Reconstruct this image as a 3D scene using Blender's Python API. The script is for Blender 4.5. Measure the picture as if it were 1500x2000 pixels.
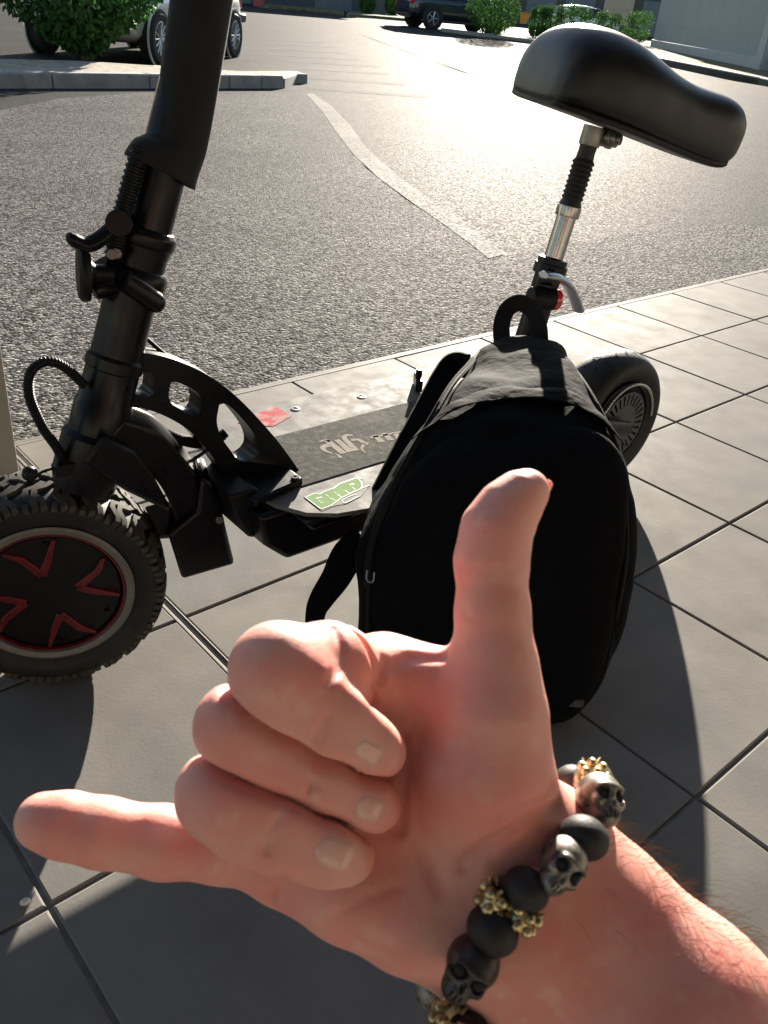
import bpy, bmesh, math, random
import numpy as np
from mathutils import Vector, Matrix
random.seed(7); RNG = np.random.default_rng(11)
for o in list(bpy.data.objects): bpy.data.objects.remove(o)
scene = bpy.context.scene
COL = scene.collection
PI = math.pi; R = math.radians

# ---------------------------------------------------------------- camera
TILE = 1/3.0                                   # paving slab, metres
FPX = 1680.27; PITCH = R(30.754); ROLL = R(5.695); YAW = R(43.837)   # photo 1500 x 2000
CAM_H = 2.4515*TILE
_cp, _sp = math.cos(PITCH), math.sin(PITCH)
WV = np.array([0, _cp, -_sp]); _r0 = np.array([1., 0, 0]); _u0 = np.cross(_r0, WV)
RV = math.cos(ROLL)*_r0 + math.sin(ROLL)*_u0
UV = -math.sin(ROLL)*_r0 + math.cos(ROLL)*_u0
CP = np.array([0, 0, CAM_H])
cam_d = bpy.data.cameras.new('camera'); cam = bpy.data.objects.new('camera', cam_d); COL.objects.link(cam)
cam_d.sensor_fit = 'HORIZONTAL'; cam_d.sensor_width = 36; cam_d.lens = 36*FPX/1500
cam_d.clip_start = 0.01; cam_d.clip_end = 2000
cam.matrix_world = Matrix(((RV[0], UV[0], -WV[0], 0), (RV[1], UV[1], -WV[1], 0), (RV[2], UV[2], -WV[2], CAM_H), (0, 0, 0, 1)))
cam_d.dof.use_dof = True; cam_d.dof.focus_distance = 1.7; cam_d.dof.aperture_fstop = cam_d.lens/0.65
scene.camera = cam
scene.render.resolution_x, scene.render.resolution_y = 768, 1024

# ---------------------------------------------------------------- sky, sun, exposure
SUN_AZ, SUN_EL = R(5.5), R(14.0)               # azimuth measured from +Y towards +X
world = bpy.data.worlds.new('World'); scene.world = world; world.use_nodes = True
wn = world.node_tree; bg = wn.nodes['Background']
sky = wn.nodes.new('ShaderNodeTexSky'); sky.sky_type = 'NISHITA'; sky.sun_disc = False
sky.sun_elevation = SUN_EL; sky.sun_rotation = SUN_AZ; sky.altitude = 100; sky.air_density = 1.0; sky.dust_density = 0.4; sky.ozone_density = 1.0
wn.links.new(sky.outputs[0], bg.inputs[0]); bg.inputs[1].default_value = 0.05
sd = bpy.data.lights.new('sun', 'SUN'); sd.energy = 5.0; sd.angle = R(0.53); sd.color = (1.0, 0.90, 0.77)
sun = bpy.data.objects.new('sun', sd); COL.objects.link(sun)
SUN_DIR = Vector((math.sin(SUN_AZ)*math.cos(SUN_EL), math.cos(SUN_AZ)*math.cos(SUN_EL), math.sin(SUN_EL)))
sun.rotation_euler = SUN_DIR.to_track_quat('Z', 'Y').to_euler()
scene.view_settings.view_transform = 'Standard'; scene.view_settings.look = 'None'
scene.view_settings.gamma = 1.0; scene.view_settings.use_curve_mapping = False
scene.view_settings.exposure = 1.95

# ---------------------------------------------------------------- pixel helpers (photo pixels -> points)
def ray(x, y): return WV + ((x-750)*RV - (y-1000)*UV)/FPX
def onz(x, y, z=0.0):
    d = ray(x, y); return CP + d*(z-CAM_H)/d[2]
def at(x, y, depth): return CP + ray(x, y)*depth
A = np.array([math.cos(YAW), math.sin(YAW), 0]); B = np.array([math.sin(YAW), -math.cos(YAW), 0])
G0 = np.array([-0.78564*TILE, 5.85441*TILE, 0])
def grid(i, j, z=0.0): return G0 + A*i*TILE + B*j*TILE + np.array([0, 0, z])
EDGE = grid(0, 0.03); NOUT = -B
def sstep(t): t = min(max(t, 0), 1); return t*t*(3-2*t)
def gz(P):
    s = (P[0]-EDGE[0])*NOUT[0] + (P[1]-EDGE[1])*NOUT[1]
    s = max(s, 0)
    return -0.012 - min(s*0.02, 0.22) + 0.15*sstep((s-14)/14.0)
def ong(x, y):
    z = -.1
    for _ in range(80):
        P = onz(x, y, z); z = .6*z + .4*gz(P)
    return onz(x, y, z)

# ---------------------------------------------------------------- materials
MATS = {}
def mat(name, col, rough=.5, metal=0.0, spec=.5, var=None, bump=None, coat=0, col2=None, rvar=0, sss=None, sheen=0, trans=0, rand=0, wear=None):
    """var=(scale, amount) brightness noise, bump=(scale, strength, distance), col2=(colour, scale, lo, hi) blotches,
    rand = per-object brightness variation, wear=(colour, scale, lo, hi) second blotch layer"""
    if name in MATS: return MATS[name]
    m = bpy.data.materials.new(name); m.use_nodes = True; nt = m.node_tree; N = nt.nodes; L = nt.links
    p = N['Principled BSDF']; MATS[name] = m
    p.inputs['Base Color'].default_value = (*col, 1); p.inputs['Roughness'].default_value = rough
    p.inputs['Metallic'].default_value = metal; p.inputs['Specular IOR Level'].default_value = spec
    p.inputs['Coat Weight'].default_value = coat; p.inputs['Coat Roughness'].default_value = .08
    if sheen: p.inputs['Sheen Weight'].default_value = sheen
    if trans: p.inputs['Transmission Weight'].default_value = trans
    if sss:
        p.inputs['Subsurface Weight'].default_value = sss[0]; p.inputs['Subsurface Radius'].default_value = sss[1]; p.inputs['Subsurface Scale'].default_value = sss[2]
    tc = N.new('ShaderNodeTexCoord'); vec = tc.outputs['Object']
    if rand:
        oi = N.new('ShaderNodeObjectInfo'); ad = N.new('ShaderNodeVectorMath'); ad.operation = 'MULTIPLY_ADD'
        cb = N.new('ShaderNodeCombineXYZ')
        for k in range(3): L.new(oi.outputs['Random'], cb.inputs[k])
        ad.inputs[1].default_value = (37, 53, 71); L.new(cb.outputs[0], ad.inputs[0]); L.new(vec, ad.inputs[2]); vec = ad.outputs[0]
    cur = None
    def noise(scale, detail=6, rough_=.6):
        n = N.new('ShaderNodeTexNoise'); n.inputs['Scale'].default_value = scale; n.inputs['Detail'].default_value = detail; n.inputs['Roughness'].default_value = rough_
        L.new(vec, n.inputs['Vector']); return n.outputs['Fac']
    def rng(src, lo, hi, a, b):
        r = N.new('ShaderNodeMapRange'); r.inputs[1].default_value = lo; r.inputs[2].default_value = hi; r.inputs[3].default_value = a; r.inputs[4].default_value = b
        L.new(src, r.inputs[0]); return r.outputs[0]
    def mix(fac, a, b, mode='MIX'):
        x = N.new('ShaderNodeMix'); x.data_type = 'RGBA'; x.blend_type = mode
        if isinstance(fac, float): x.inputs[0].default_value = fac
        else: L.new(fac, x.inputs[0])
        for s, v in ((6, a), (7, b)):
            if isinstance(v, tuple): x.inputs[s].default_value = (*v, 1)
            else: L.new(v, x.inputs[s])
        return x.outputs[2]
    base = tuple(col)
    for extra in (col2, wear):
        if extra: base = mix(rng(noise(extra[1]), extra[2], extra[3], 0, 1), base, tuple(extra[0]))
    if var:
        g = rng(noise(var[0]), .3, .7, 1-var[1], 1+var[1])
        c = N.new('ShaderNodeCombineColor')
        for k in range(3): L.new(g, c.inputs[k])
        base = mix(1.0, base, c.outputs[0], 'MULTIPLY')
    if rand:
        g = rng(oi.outputs['Random'], 0, 1, 1-rand, 1+rand); c = N.new('ShaderNodeCombineColor')
        for k in range(3): L.new(g, c.inputs[k])
        base = mix(1.0, base, c.outputs[0], 'MULTIPLY')
    if not isinstance(base, tuple): L.new(base, p.inputs['Base Color'])
    if rvar: L.new(rng(noise(rvar[0]), .3, .7, rough-rvar[1], rough+rvar[1]), p.inputs['Roughness'])
    if bump:
        b = N.new('ShaderNodeBump'); b.inputs['Strength'].default_value = bump[1]; b.inputs['Distance'].default_value = bump[2]
        L.new(noise(bump[0], 4), b.inputs['Height']); L.new(b.outputs[0], p.inputs['Normal'])
    return m

# ---------------------------------------------------------------- mesh helpers
class G:
    def __init__(s): s.v = []; s.f = []
    def add(s, vs, fs):
        o = len(s.v); s.v += [tuple(float(c) for c in v) for v in vs]; s.f += [tuple(i+o for i in f) for f in fs]; return s
    def box(s, c, size, rot=None):
        c = np.array(c, float); h = np.array(size, float)/2
        vs = [np.array([sx*h[0], sy*h[1], sz*h[2]]) for sx in (-1, 1) for sy in (-1, 1) for sz in (-1, 1)]
        if rot is not None: vs = [np.array(rot) @ v for v in vs]
        return s.add([c+v for v in vs], [(0, 1, 3, 2), (4, 6, 7, 5), (0, 4, 5, 1), (2, 3, 7, 6), (0, 2, 6, 4), (1, 5, 7, 3)])
    def tube(s, pts, rad, n=12, caps=True, flat=None, up=None):
        """sweep of a circle; flat=(a,b) makes an ellipse of half axes a*r, b*r"""
        pts = [np.array(p, float) for p in pts]; m = len(pts)
        if not hasattr(rad, '__len__'): rad = [rad]*m
        T = [pts[min(i+1, m-1)]-pts[max(i-1, 0)] for i in range(m)]; T = [t/np.linalg.norm(t) for t in T]
        ref = np.array(up, float) if up is not None else (np.array([0, 0, 1.]) if abs(T[0][2]) < .9 else np.array([1., 0, 0]))
        x = np.cross(T[0], ref); x /= np.linalg.norm(x); vs = []
        for i in range(m):
            if up is not None: x = np.cross(T[i], ref); x /= np.linalg.norm(x)
            else:
                x = x - T[i]*(x @ T[i]); x /= np.linalg.norm(x)
            y = np.cross(T[i], x); fa, fb = flat if flat else (1, 1)
            for k in range(n):
                a = 2*PI*k/n; vs.append(pts[i] + rad[i]*(fa*math.cos(a)*x + fb*math.sin(a)*y))
        fs = [(i*n+k, i*n+(k+1) % n, (i+1)*n+(k+1) % n, (i+1)*n+k) for i in range(m-1) for k in range(n)]
        if caps: fs += [tuple(range(n-1, -1, -1)), tuple(range((m-1)*n, m*n))]
        return s.add(vs, fs)
    def cyl(s, p0, p1, r0, r1=None, n=20): return s.tube([p0, p1], [r0, r0 if r1 is None else r1], n)
    def loft(s, rings, close=True, caps=True):
        n = len(rings[0]); m = len(rings); vs = [p for r in rings for p in r]; kk = n if close else n-1
        fs = [(i*n+k, i*n+(k+1) % n, (i+1)*n+(k+1) % n, (i+1)*n+k) for i in range(m-1) for k in range(kk)]
        if caps: fs += [tuple(range(n-1, -1, -1)), tuple(range((m-1)*n, m*n))]
        return s.add(vs, fs)
    def prism(s, poly, d, org=(0, 0, 0), ux=(1, 0, 0), uy=(0, 1, 0)):
        """polygon (2d list) in the plane org,ux,uy extruded both ways by vector d (full thickness)"""
        org, ux, uy, d = (np.array(q, float) for q in (org, ux, uy, d)); n = len(poly)
        a = [org + ux*p[0] + uy*p[1] - d/2 for p in poly]; b = [q + d for q in a]
        fs = [tuple(range(n-1, -1, -1)), tuple(range(n, 2*n))] + [(k, (k+1) % n, n+(k+1) % n, n+k) for k in range(n)]
        return s.add(a+b, fs)
    def lathe(s, prof, c, axis, n=48, t0=0, t1=2*PI):
        """prof: list of (radius, offset along axis)"""
        axis = np.array(axis, float); axis /= np.linalg.norm(axis); c = np.array(c, float)
        ref = np.array([0, 0, 1.]) if abs(axis[2]) < .9 else np.array([1., 0, 0])
        x = np.cross(axis, ref); x /= np.linalg.norm(x); y = np.cross(axis, x); full = abs(t1-t0-2*PI) < 1e-6
        k = n if full else n+1
        rings = [[c + axis*o + r*(math.cos(t0+(t1-t0)*i/n)*x + math.sin(t0+(t1-t0)*i/n)*y) for r, o in prof] for i in range(k)]
        m = len(prof); vs = [p for r_ in rings for p in r_]
        fs = [(i*m+j, i*m+j+1, ((i+1) % k)*m+j+1, ((i+1) % k)*m+j) for i in range(n) for j in range(m-1)]
        return s.add(vs, fs)
    def ball(s, c, r, n=12, m=8):
        r = np.array(r if hasattr(r, '__len__') else (r, r, r), float); c = np.array(c, float); vs = []
        for i in range(m+1):
            t = PI*i/m
            for k in range(n):
                a = 2*PI*k/n; vs.append(c + r*np.array([math.sin(t)*math.cos(a), math.sin(t)*math.sin(a), math.cos(t)]))
        return s.add(vs, [(i*n+k, i*n+(k+1) % n, (i+1)*n+(k+1) % n, (i+1)*n+k) for i in range(m) for k in range(n)])
    def mesh(s, name, smooth=True, angle=35, merge=False):
        me = bpy.data.meshes.new(name); me.from_pydata(s.v, [], s.f)
        bm = bmesh.new(); bm.from_mesh(me)
        bmesh.ops.remove_doubles(bm, verts=bm.verts, dist=1e-6)
        bmesh.ops.recalc_face_normals(bm, faces=bm.faces); bm.to_mesh(me); bm.free()
        if smooth:
            me.shade_smooth(); me.set_sharp_from_angle(angle=R(angle))
        return me
    def build(s, name, m, parent=None, smooth=True, angle=35, bevel=0, segs=2, sub=0):
        o = bpy.data.objects.new(name, s.mesh(name, smooth, angle)); COL.objects.link(o); o.data.materials.append(m)
        if parent is not None: o.parent = parent
        if bevel:
            b = o.modifiers.new('bevel', 'BEVEL'); b.width = bevel; b.segments = segs; b.limit_method = 'ANGLE'; b.angle_limit = R(35)
            b.harden_normals = False
        if sub:
            q = o.modifiers.new('sub', 'SUBSURF'); q.levels = sub; q.render_levels = sub
        return o
def tag(o, label=None, cat=None, group=None, kind=None):
    if label: o['label'] = label
    if cat: o['category'] = cat
    if group: o['group'] = group
    if kind: o['kind'] = kind
    return o
def empty(name, loc=(0, 0, 0), rz=0.0):
    o = bpy.data.objects.new(name, None); COL.objects.link(o); o.location = loc; o.rotation_euler = (0, 0, rz); o.empty_display_size = .1; return o
def copy_tree(o, parent=None):
    c = o.copy(); COL.objects.link(c); c.parent = parent
    for ch in list(o.children): copy_tree(ch, c)
    return c
def spline(pts, n):
    """Catmull-Rom through the points, n samples per span"""
    P = [np.array(p, float) for p in pts]; P = [2*P[0]-P[1]] + P + [2*P[-1]-P[-2]]; out = []
    for i in range(1, len(P)-2):
        for k in range(n):
            t = k/n; a, b, c, d = P[i-1:i+3]
            out.append(.5*((2*b) + (-a+c)*t + (2*a-5*b+4*c-d)*t*t + (-a+3*b-3*c+d)*t**3))
    out.append(P[-2]); return out

# ---------------------------------------------------------------- ground: tiles, joints, asphalt
def asphalt_mat(name, cell, dark, light, rough, strength, dist, blot=(.8, 1.15), spec=.5):
    m = bpy.data.materials.new(name); m.use_nodes = True; nt = m.node_tree; N = nt.nodes; L = nt.links; p = N['Principled BSDF']
    tc = N.new('ShaderNodeTexCoord'); v = tc.outputs['Object']
    vo = N.new('ShaderNodeTexVoronoi'); vo.inputs['Scale'].default_value = 1/cell; L.new(v, vo.inputs['Vector'])
    vo2 = N.new('ShaderNodeTexVoronoi'); vo2.inputs['Scale'].default_value = 1/(cell*.45); L.new(v, vo2.inputs['Vector'])
    ramp = N.new('ShaderNodeMix'); ramp.data_type = 'RGBA'; ramp.inputs[6].default_value = (*dark, 1); ramp.inputs[7].default_value = (*light, 1)
    sep = N.new('ShaderNodeSeparateColor'); L.new(vo.outputs['Color'], sep.inputs[0])
    pw = N.new('ShaderNodeMath'); pw.operation = 'POWER'; pw.inputs[1].default_value = 1.6; L.new(sep.outputs[0], pw.inputs[0])
    L.new(pw.outputs[0], ramp.inputs[0])
    no = N.new('ShaderNodeTexNoise'); no.inputs['Scale'].default_value = 1.3; no.inputs['Detail'].default_value = 8; L.new(v, no.inputs['Vector'])
    mr = N.new('ShaderNodeMapRange'); mr.inputs[1].default_value = .3; mr.inputs[2].default_value = .7; mr.inputs[3].default_value = blot[0]; mr.inputs[4].default_value = blot[1]; L.new(no.outputs['Fac'], mr.inputs[0])
    cc = N.new('ShaderNodeCombineColor'); [L.new(mr.outputs[0], cc.inputs[k]) for k in range(3)]
    mx = N.new('ShaderNodeMix'); mx.data_type = 'RGBA'; mx.blend_type = 'MULTIPLY'; mx.inputs[0].default_value = 1; L.new(ramp.outputs[2], mx.inputs[6]); L.new(cc.outputs[0], mx.inputs[7])
    L.new(mx.outputs[2], p.inputs['Base Color']); p.inputs['Specular IOR Level'].default_value = spec
    rr = N.new('ShaderNodeMapRange'); rr.inputs[3].default_value = rough-.12; rr.inputs[4].default_value = rough+.12; L.new(sep.outputs[1], rr.inputs[0]); L.new(rr.outputs[0], p.inputs['Roughness'])
    # height: rounded stones, every stone at its own level
    inv = N.new('ShaderNodeMath'); inv.operation = 'SUBTRACT'; inv.inputs[0].default_value = 1; L.new(vo.outputs['Distance'], inv.inputs[1])
    h1 = N.new('ShaderNodeMath'); h1.operation = 'MULTIPLY_ADD'; L.new(sep.outputs[2], h1.inputs[0]); h1.inputs[1].default_value = .5; L.new(inv.outputs[0], h1.inputs[2])
    h2 = N.new('ShaderNodeMath'); h2.operation = 'MULTIPLY_ADD'; L.new(vo2.outputs['Distance'], h2.inputs[0]); h2.inputs[1].default_value = -.3; L.new(h1.outputs[0], h2.inputs[2])
    b = N.new('ShaderNodeBump'); b.inputs['Strength'].default_value = strength; b.inputs['Distance'].default_value = dist
    L.new(h2.outputs[0], b.inputs['Height']); L.new(b.outputs[0], p.inputs['Normal'])
    MATS[name] = m; return m
M_TILE = mat('porcelain_tile', (.185, .177, .163), rough=.7, spec=.06, var=(9, .10), col2=((.15, .144, .134), 5, .45, .75), bump=(220, .12, .002), rvar=(14, .07), rand=.10, wear=((.115, .107, .095), 2.6, .60, .80))
M_GROUT = mat('joint_mortar', (.20, .193, .18), rough=.95, spec=.1, var=(60, .25), bump=(300, .3, .002))
M_ALU = mat('brushed_aluminium', (.20, .19, .17), rough=.6, metal=.3, spec=.2, var=(40, .15))
M_ROAD = asphalt_mat('asphalt_smooth', .009, (.028, .028, .028), (.078, .075, .07), .78, .5, .003, spec=.018)
M_COARSE = asphalt_mat('asphalt_coarse', .009, (.010, .0099, .0098), (.25, .243, .232), .8, 1.0, .006, spec=.02)
M_PAINT = asphalt_mat('road_paint_worn', .009, (.10, .096, .088), (.34, .325, .30), .8, .5, .003, blot=(.7, 1.2), spec=.02)
M_PAINT_F = asphalt_mat('road_paint_faded', .009, (.05, .049, .046), (.15, .144, .135), .82, .5, .003, blot=(.8, 1.25), spec=.016)

gr = G()                                      # bed of the paving, one sheet
q = [grid(-26, .03, -.0045), grid(30, .03, -.0045), grid(30, 26, -.0045), grid(-26, 26, -.0045)]
gr.add(q, [(0, 1, 2, 3)]); pav = gr.build('pavement', M_GROUT, smooth=False)
tag(pav, 'light grey square tiled terrace pavement with recessed joints', None, kind='structure')
t = G(); hs = TILE/2-.0024
def tile_ring(h, z): return [np.array([sx*h, sy*h, z]) for sx, sy in ((-1, -1), (1, -1), (1, 1), (-1, 1))]
t.loft([tile_ring(hs, -.012), tile_ring(hs, -.0022), tile_ring(hs-.0009, -.0006), tile_ring(hs-.0026, 0)], caps=False)
t.add(tile_ring(hs-.0026, 0), [(0, 1, 2, 3)])
tme = t.mesh('tile', smooth=False); tme.materials.append(M_TILE)
nt_ = 0
for i in range(-10, 14):
    for j in range(0, 12):
        if nt_ >= 290: break
        c = grid(i+.5, j+.5)
        if i == -3: c = c - A*.011
        if i < -3: c = c - A*.011
        if c[1] < -.9 or np.hypot(c[0], c[1]) > 4.3: continue
        if abs(c[0]) > 1.0 + .55*max(c[1], 0) + .5: continue
        o = bpy.data.objects.new('tile', tme); COL.objects.link(o); o.parent = pav; nt_ += 1
        o.location = c + np.array([0, 0, random.uniform(-.0006, .0004)])
        o.rotation_euler = (random.uniform(-.0012, .0012), random.uniform(-.0012, .0012), YAW - PI/2 + random.uniform(-.0006, .0006) + random.choice((0, PI/2, PI, -PI/2)))
# tiles beyond: one sheet of the same stone
# expansion joint: aluminium profile with two lips
ej = G()
for off, w, z in ((-.0095, .0045, .0006), (-.0015, .0045, -.0012), (.0005+.002, .002, .0008)):
    a0, a1 = grid(-2, -.0)+A*(off-.002), grid(-2, 14)+A*(off-.002); m_ = (a0+a1)/2; L_ = np.linalg.norm(a1-a0)
    ej.box(m_+np.array([0, 0, z-.004]), (w, L_, .008), np.array([[A[0], -B[0], 0], [A[1], -B[1], 0], [0, 0, 1]]))
ej.build('expansion_joint', M_ALU, pav, bevel=.0006)
ed = G()
for s0, w, z in ((-.012, .012, .001), (-.026, .010, -.001)):
    m_ = EDGE + A*1.0 - NOUT*(-.0045) - NOUT*(s0+.012); ed.box(m_+np.array([0, 0, z-.02]), (18, w, .04), np.array([[A[0], B[0], 0], [A[1], B[1], 0], [0, 0, 1]]))
ed.build('edge_trim', mat('edge_strip_metal', (.17, .165, .155), rough=.7, metal=.0, spec=.1, var=(20, .2)), pav, bevel=.001)

# road sheet following the slope
def road_patch(name, m, s0, s1, a0, a1, ns, na, dz):
    g = G(); vs = []
    for i in range(ns+1):
        s = s0 + (s1-s0)*(i/ns)**2
        for k in range(na+1):
            P = EDGE + NOUT*s + A*(a0+(a1-a0)*k/na); vs.append(np.array([P[0], P[1], gz(P)+dz]))
    g.add(vs, [(i*(na+1)+k, i*(na+1)+k+1, (i+1)*(na+1)+k+1, (i+1)*(na+1)+k) for i in range(ns) for k in range(na)])
    return g.build(name, m)
road = road_patch('asphalt_road', M_ROAD, 0.02, 320, -260, 320, 500, 8, -.004)
tag(road, 'grey asphalt of the car park with sun glare', None, kind='structure')
# older coarse asphalt next to the terrace (bounded by the worn line and the curved seam)
seam = [(0, 330), (0, 215), (120, 192), (280, 181), (560, 178), (604, 186), (640, 222), (676, 280), (716, 330), (790, 388), (870, 440), (935, 487), (985, 500), (1124, 474), (1240, 454), (1360, 438), (1492, 440)]
cs = [ong(*q)[:2] for q in seam]; cs = [cs[0] + np.array([-3., -1.2])] + cs[1:]
cs = [np.array([-7.2, 4.5]), np.array([-6.5, 6.6])] + cs[1:] + [cs[-1]+np.array([1.5, .55]), cs[-1]+np.array([5, 2.6])]
cs += [(EDGE + NOUT*.02 + A*9)[:2], (EDGE + NOUT*.02 - A*9)[:2]]
g = G(); bm = bmesh.new(); vv = [bm.verts.new((p[0], p[1], 0)) for p in cs]; bm.faces.new(vv); bmesh.ops.triangulate(bm, faces=bm.faces)
bmesh.ops.recalc_face_normals(bm, faces=bm.faces)
if sum(f.normal.z for f in bm.faces) < 0: bmesh.ops.reverse_faces(bm, faces=bm.faces)
for v in bm.verts: v.co.z = gz(v.co) + .001
me = bpy.data.meshes.new('asphalt_patch'); bm.to_mesh(me); bm.free(); patch = bpy.data.objects.new('asphalt_patch', me); COL.objects.link(patch); me.materials.append(M_COARSE)
tag(patch, 'coarse stony asphalt strip beside the tiled terrace', None, kind='structure')
def ground_poly(name, left, right, m, dz, label=None, parent=None):
    g = G(); n = len(left); vs = []
    for p in left + right:
        P = ong(*p); vs.append(np.array([P[0], P[1], gz(P)+dz]))
    g.add(vs, [(i, i+1, n+i+1, n+i) for i in range(n-1)])
    o = g.build(name, m, parent); 
    if label: tag(o, label, None, kind='structure')
    return o
ground_poly('painted_line', [(598, 184), (628, 216), (655, 256), (690, 302), (738, 347), (800, 393), (868, 440), (925, 482), (954, 506)],
            [(610, 182), (648, 208), (682, 243), (716, 290), (770, 338), (830, 384), (893, 428), (950, 470), (988, 497)], M_PAINT, .0028, 'worn curved white line crossing the asphalt')
ground_poly('painted_line', [(700, 66), (772, 93), (836, 116), (930, 148), (1040, 186)], [(704, 65), (778, 92), (843, 115), (938, 147), (1050, 185)], M_PAINT_F, -.0022, 'thin faded white line across the sunny car park asphalt')
for k, (y0, x0, x1, sl, th) in enumerate([(168, 600, 840, .075, 5.5), (148, 590, 790, .07, 4.6), (131, 590, 760, .065, 4.0), (117, 560, 740, .06, 3.4), (104, 520, 700, .06, 3.0), (93, 512, 680, .055, 2.5), (84, 512, 660, .05, 2.1), (76, 512, 640, .05, 1.8)]):
    xs = [x0+(x1-x0)*i/6 for i in range(7)]
    ground_poly('crossing_stripe', [(x, y0+sl*(x-x0)) for x in xs], [(x, y0+sl*(x-x0)+th) for x in xs], M_PAINT_F, -.0022, 'faded pale hatching stripe beyond the kerb island, number %s from the near side' % ['one', 'two', 'three', 'four', 'five', 'six', 'seven', 'eight'][k])

# ================================================================= electric scooter
M_BLK = mat('black_satin_metal', (.006, .006, .008), rough=.30, spec=.22, var=(30, .2), rvar=(25, .08), bump=(400, .03, .001))
M_BLK2 = mat('black_plastic', (.008, .008, .009), rough=.48, spec=.2, var=(40, .2), bump=(300, .06, .001))
M_RUB = mat('tyre_rubber', (.010, .0097, .0095), rough=.6, spec=.4, var=(30, .3), col2=((.035, .032, .028), 25, .58, .75), bump=(180, .25, .001))
M_TREAD = mat('dusty_tread_rubber', (.055, .05, .042), rough=.8, spec=.25, var=(60, .35), col2=((.03, .028, .025), 70, .55, .72))
M_RED = mat('red_anodised', (.13, .010, .012), rough=.4, metal=.2, var=(60, .25))
M_GREYRING = mat('grey_rim_lip', (.17, .16, .15), rough=.5, metal=.3, var=(30, .2), wear=((.12, .11, .10), 60, .62, .75))
M_CHROME = mat('chromed_steel', (.33, .32, .31), rough=.2, metal=1.0, rvar=(40, .06))
M_STEEL = mat('dull_steel', (.20, .195, .19), rough=.35, metal=1.0, var=(50, .2))
M_CHECK = mat('bare_aluminium_deck', (.15, .148, .143), rough=.7, metal=.1, spec=.06, var=(18, .12), rvar=(30, .12), col2=((.115, .112, .105), 35, .5, .8), bump=(500, .15, .001))
M_GRIP = mat('dusty_grip_tape', (.045, .044, .04), rough=.95, spec=.2, col2=((.13, .12, .10), 90, .48, .72), wear=((.15, .14, .12), 9, .6, .85), bump=(700, .9, .002))
M_LETTER = mat('worn_letter_print', (.28, .255, .22), rough=.9, spec=.1, col2=((.17, .155, .13), 140, .52, .68), bump=(600, .4, .001))
M_GREEN = mat('green_sticker', (.17, .29, .11), rough=.8, spec=.08, var=(50, .1), wear=((.17, .28, .11), 60, .6, .75))
M_GREEN_D = mat('dark_green_print', (.03, .10, .05), rough=.45, var=(40, .2))
M_STK_W = mat('sticker_clear_white', (.30, .30, .285), rough=.8, spec=.08, var=(40, .1))
M_STK_R = mat('red_torn_sticker', (.40, .04, .05), rough=.8, spec=.08, col2=((.36, .25, .235), 55, .46, .6), var=(60, .2))
M_TAIL = mat('red_lamp_lens', (.55, .01, .012), rough=.12, spec=.6, coat=.6, var=(200, .1))
M_SADDLE = mat('black_vinyl_saddle', (.006, .0065, .008), rough=.42, spec=.35, var=(10, .15), rvar=(14, .06), bump=(900, .06, .0006), coat=.0)
M_CLOTH = mat('black_nylon_sleeve', (.008, .0078, .008), rough=.75, spec=.3, sheen=.03, var=(25, .25), bump=(1200, .35, .0008))

HD = R(42.2); SX = np.array([math.cos(HD), math.sin(HD), 0]); SY = np.array([-math.sin(HD), math.cos(HD), 0])
SO = np.array([.4145, 1.588, 0]) - SX*1.088
def s_loc(P): d = np.asarray(P)-SO; return np.array([d @ SX, d @ SY, d[2]])
def SP(px, py, y=0.0):                          # photo pixel -> scooter coordinates, on the upright plane at sideways offset y
    d = ray(px, py); t_ = ((SO + SY*y - CP) @ SY)/(d @ SY); return s_loc(CP + d*t_)
def SZ(px, py, z): return s_loc(onz(px, py, z))  # on a level plane
scoot = empty('electric_scooter', SO, HD)
tag(scoot, 'black folding electric scooter with padded saddle parked on the tiles', 'scooter')
STA = R(-21.5); STO = np.array([.001, .039, 0])
def ST(x, y, z): return np.array([STO[0] + x*math.cos(STA) - y*math.sin(STA), STO[1] + x*math.sin(STA) + y*math.cos(STA), z])
STX = ST(1, 0, 0)-ST(0, 0, 0); STY = ST(0, 1, 0)-ST(0, 0, 0)
ZZ = np.array([0, 0, 1.])
# ---- front wheel
WR = .1428; wc = ST(0, 0, WR)
g = G()
prof = [(.098, -.036), (.106, -.043), (.116, -.0475), (.126, -.047), (.1325, -.042), (.1362, -.030), (.1378, -.015), (.138, 0), (.1378, .015), (.1362, .030), (.1325, .042), (.126, .047), (.116, .0475), (.106, .043), (.098, .036), (.098, -.036)]
g.lathe(prof, wc, STY, n=96)
def tyre_pt(th, v, h):
    """point on the tread: v in -1..1 across, h outward"""
    a = v*.044; r = .138 - .0062*abs(v)**3.2 + h
    return wc + STY*a + (r)*(math.cos(th)*STX + math.sin(th)*ZZ)
def lug(th0, path, wd, h):
    """strip of half width wd (m) along (arc m, v) points"""
    pts = [np.array([p[0], p[1]*.044]) for p in path]; L_, R_ = [], []
    for i, p in enumerate(pts):
        d = pts[min(i+1, len(pts)-1)] - pts[max(i-1, 0)]; d = d/np.linalg.norm(d); nrm = np.array([-d[1], d[0]])
        L_.append(p+nrm*wd); R_.append(p-nrm*wd)
    def P(q, hh): return tyre_pt(th0+q[0]/.138, q[1]/.044, hh)
    rings = []
    for a, b in zip(L_, R_):
        e = (b-a)*.12
        rings.append([P(a-e, -.004), P(a, h), P(b, h), P(b+e, -.004)])
    g.loft(rings)
tyre_g = g; g = G(); NL = 26
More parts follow.
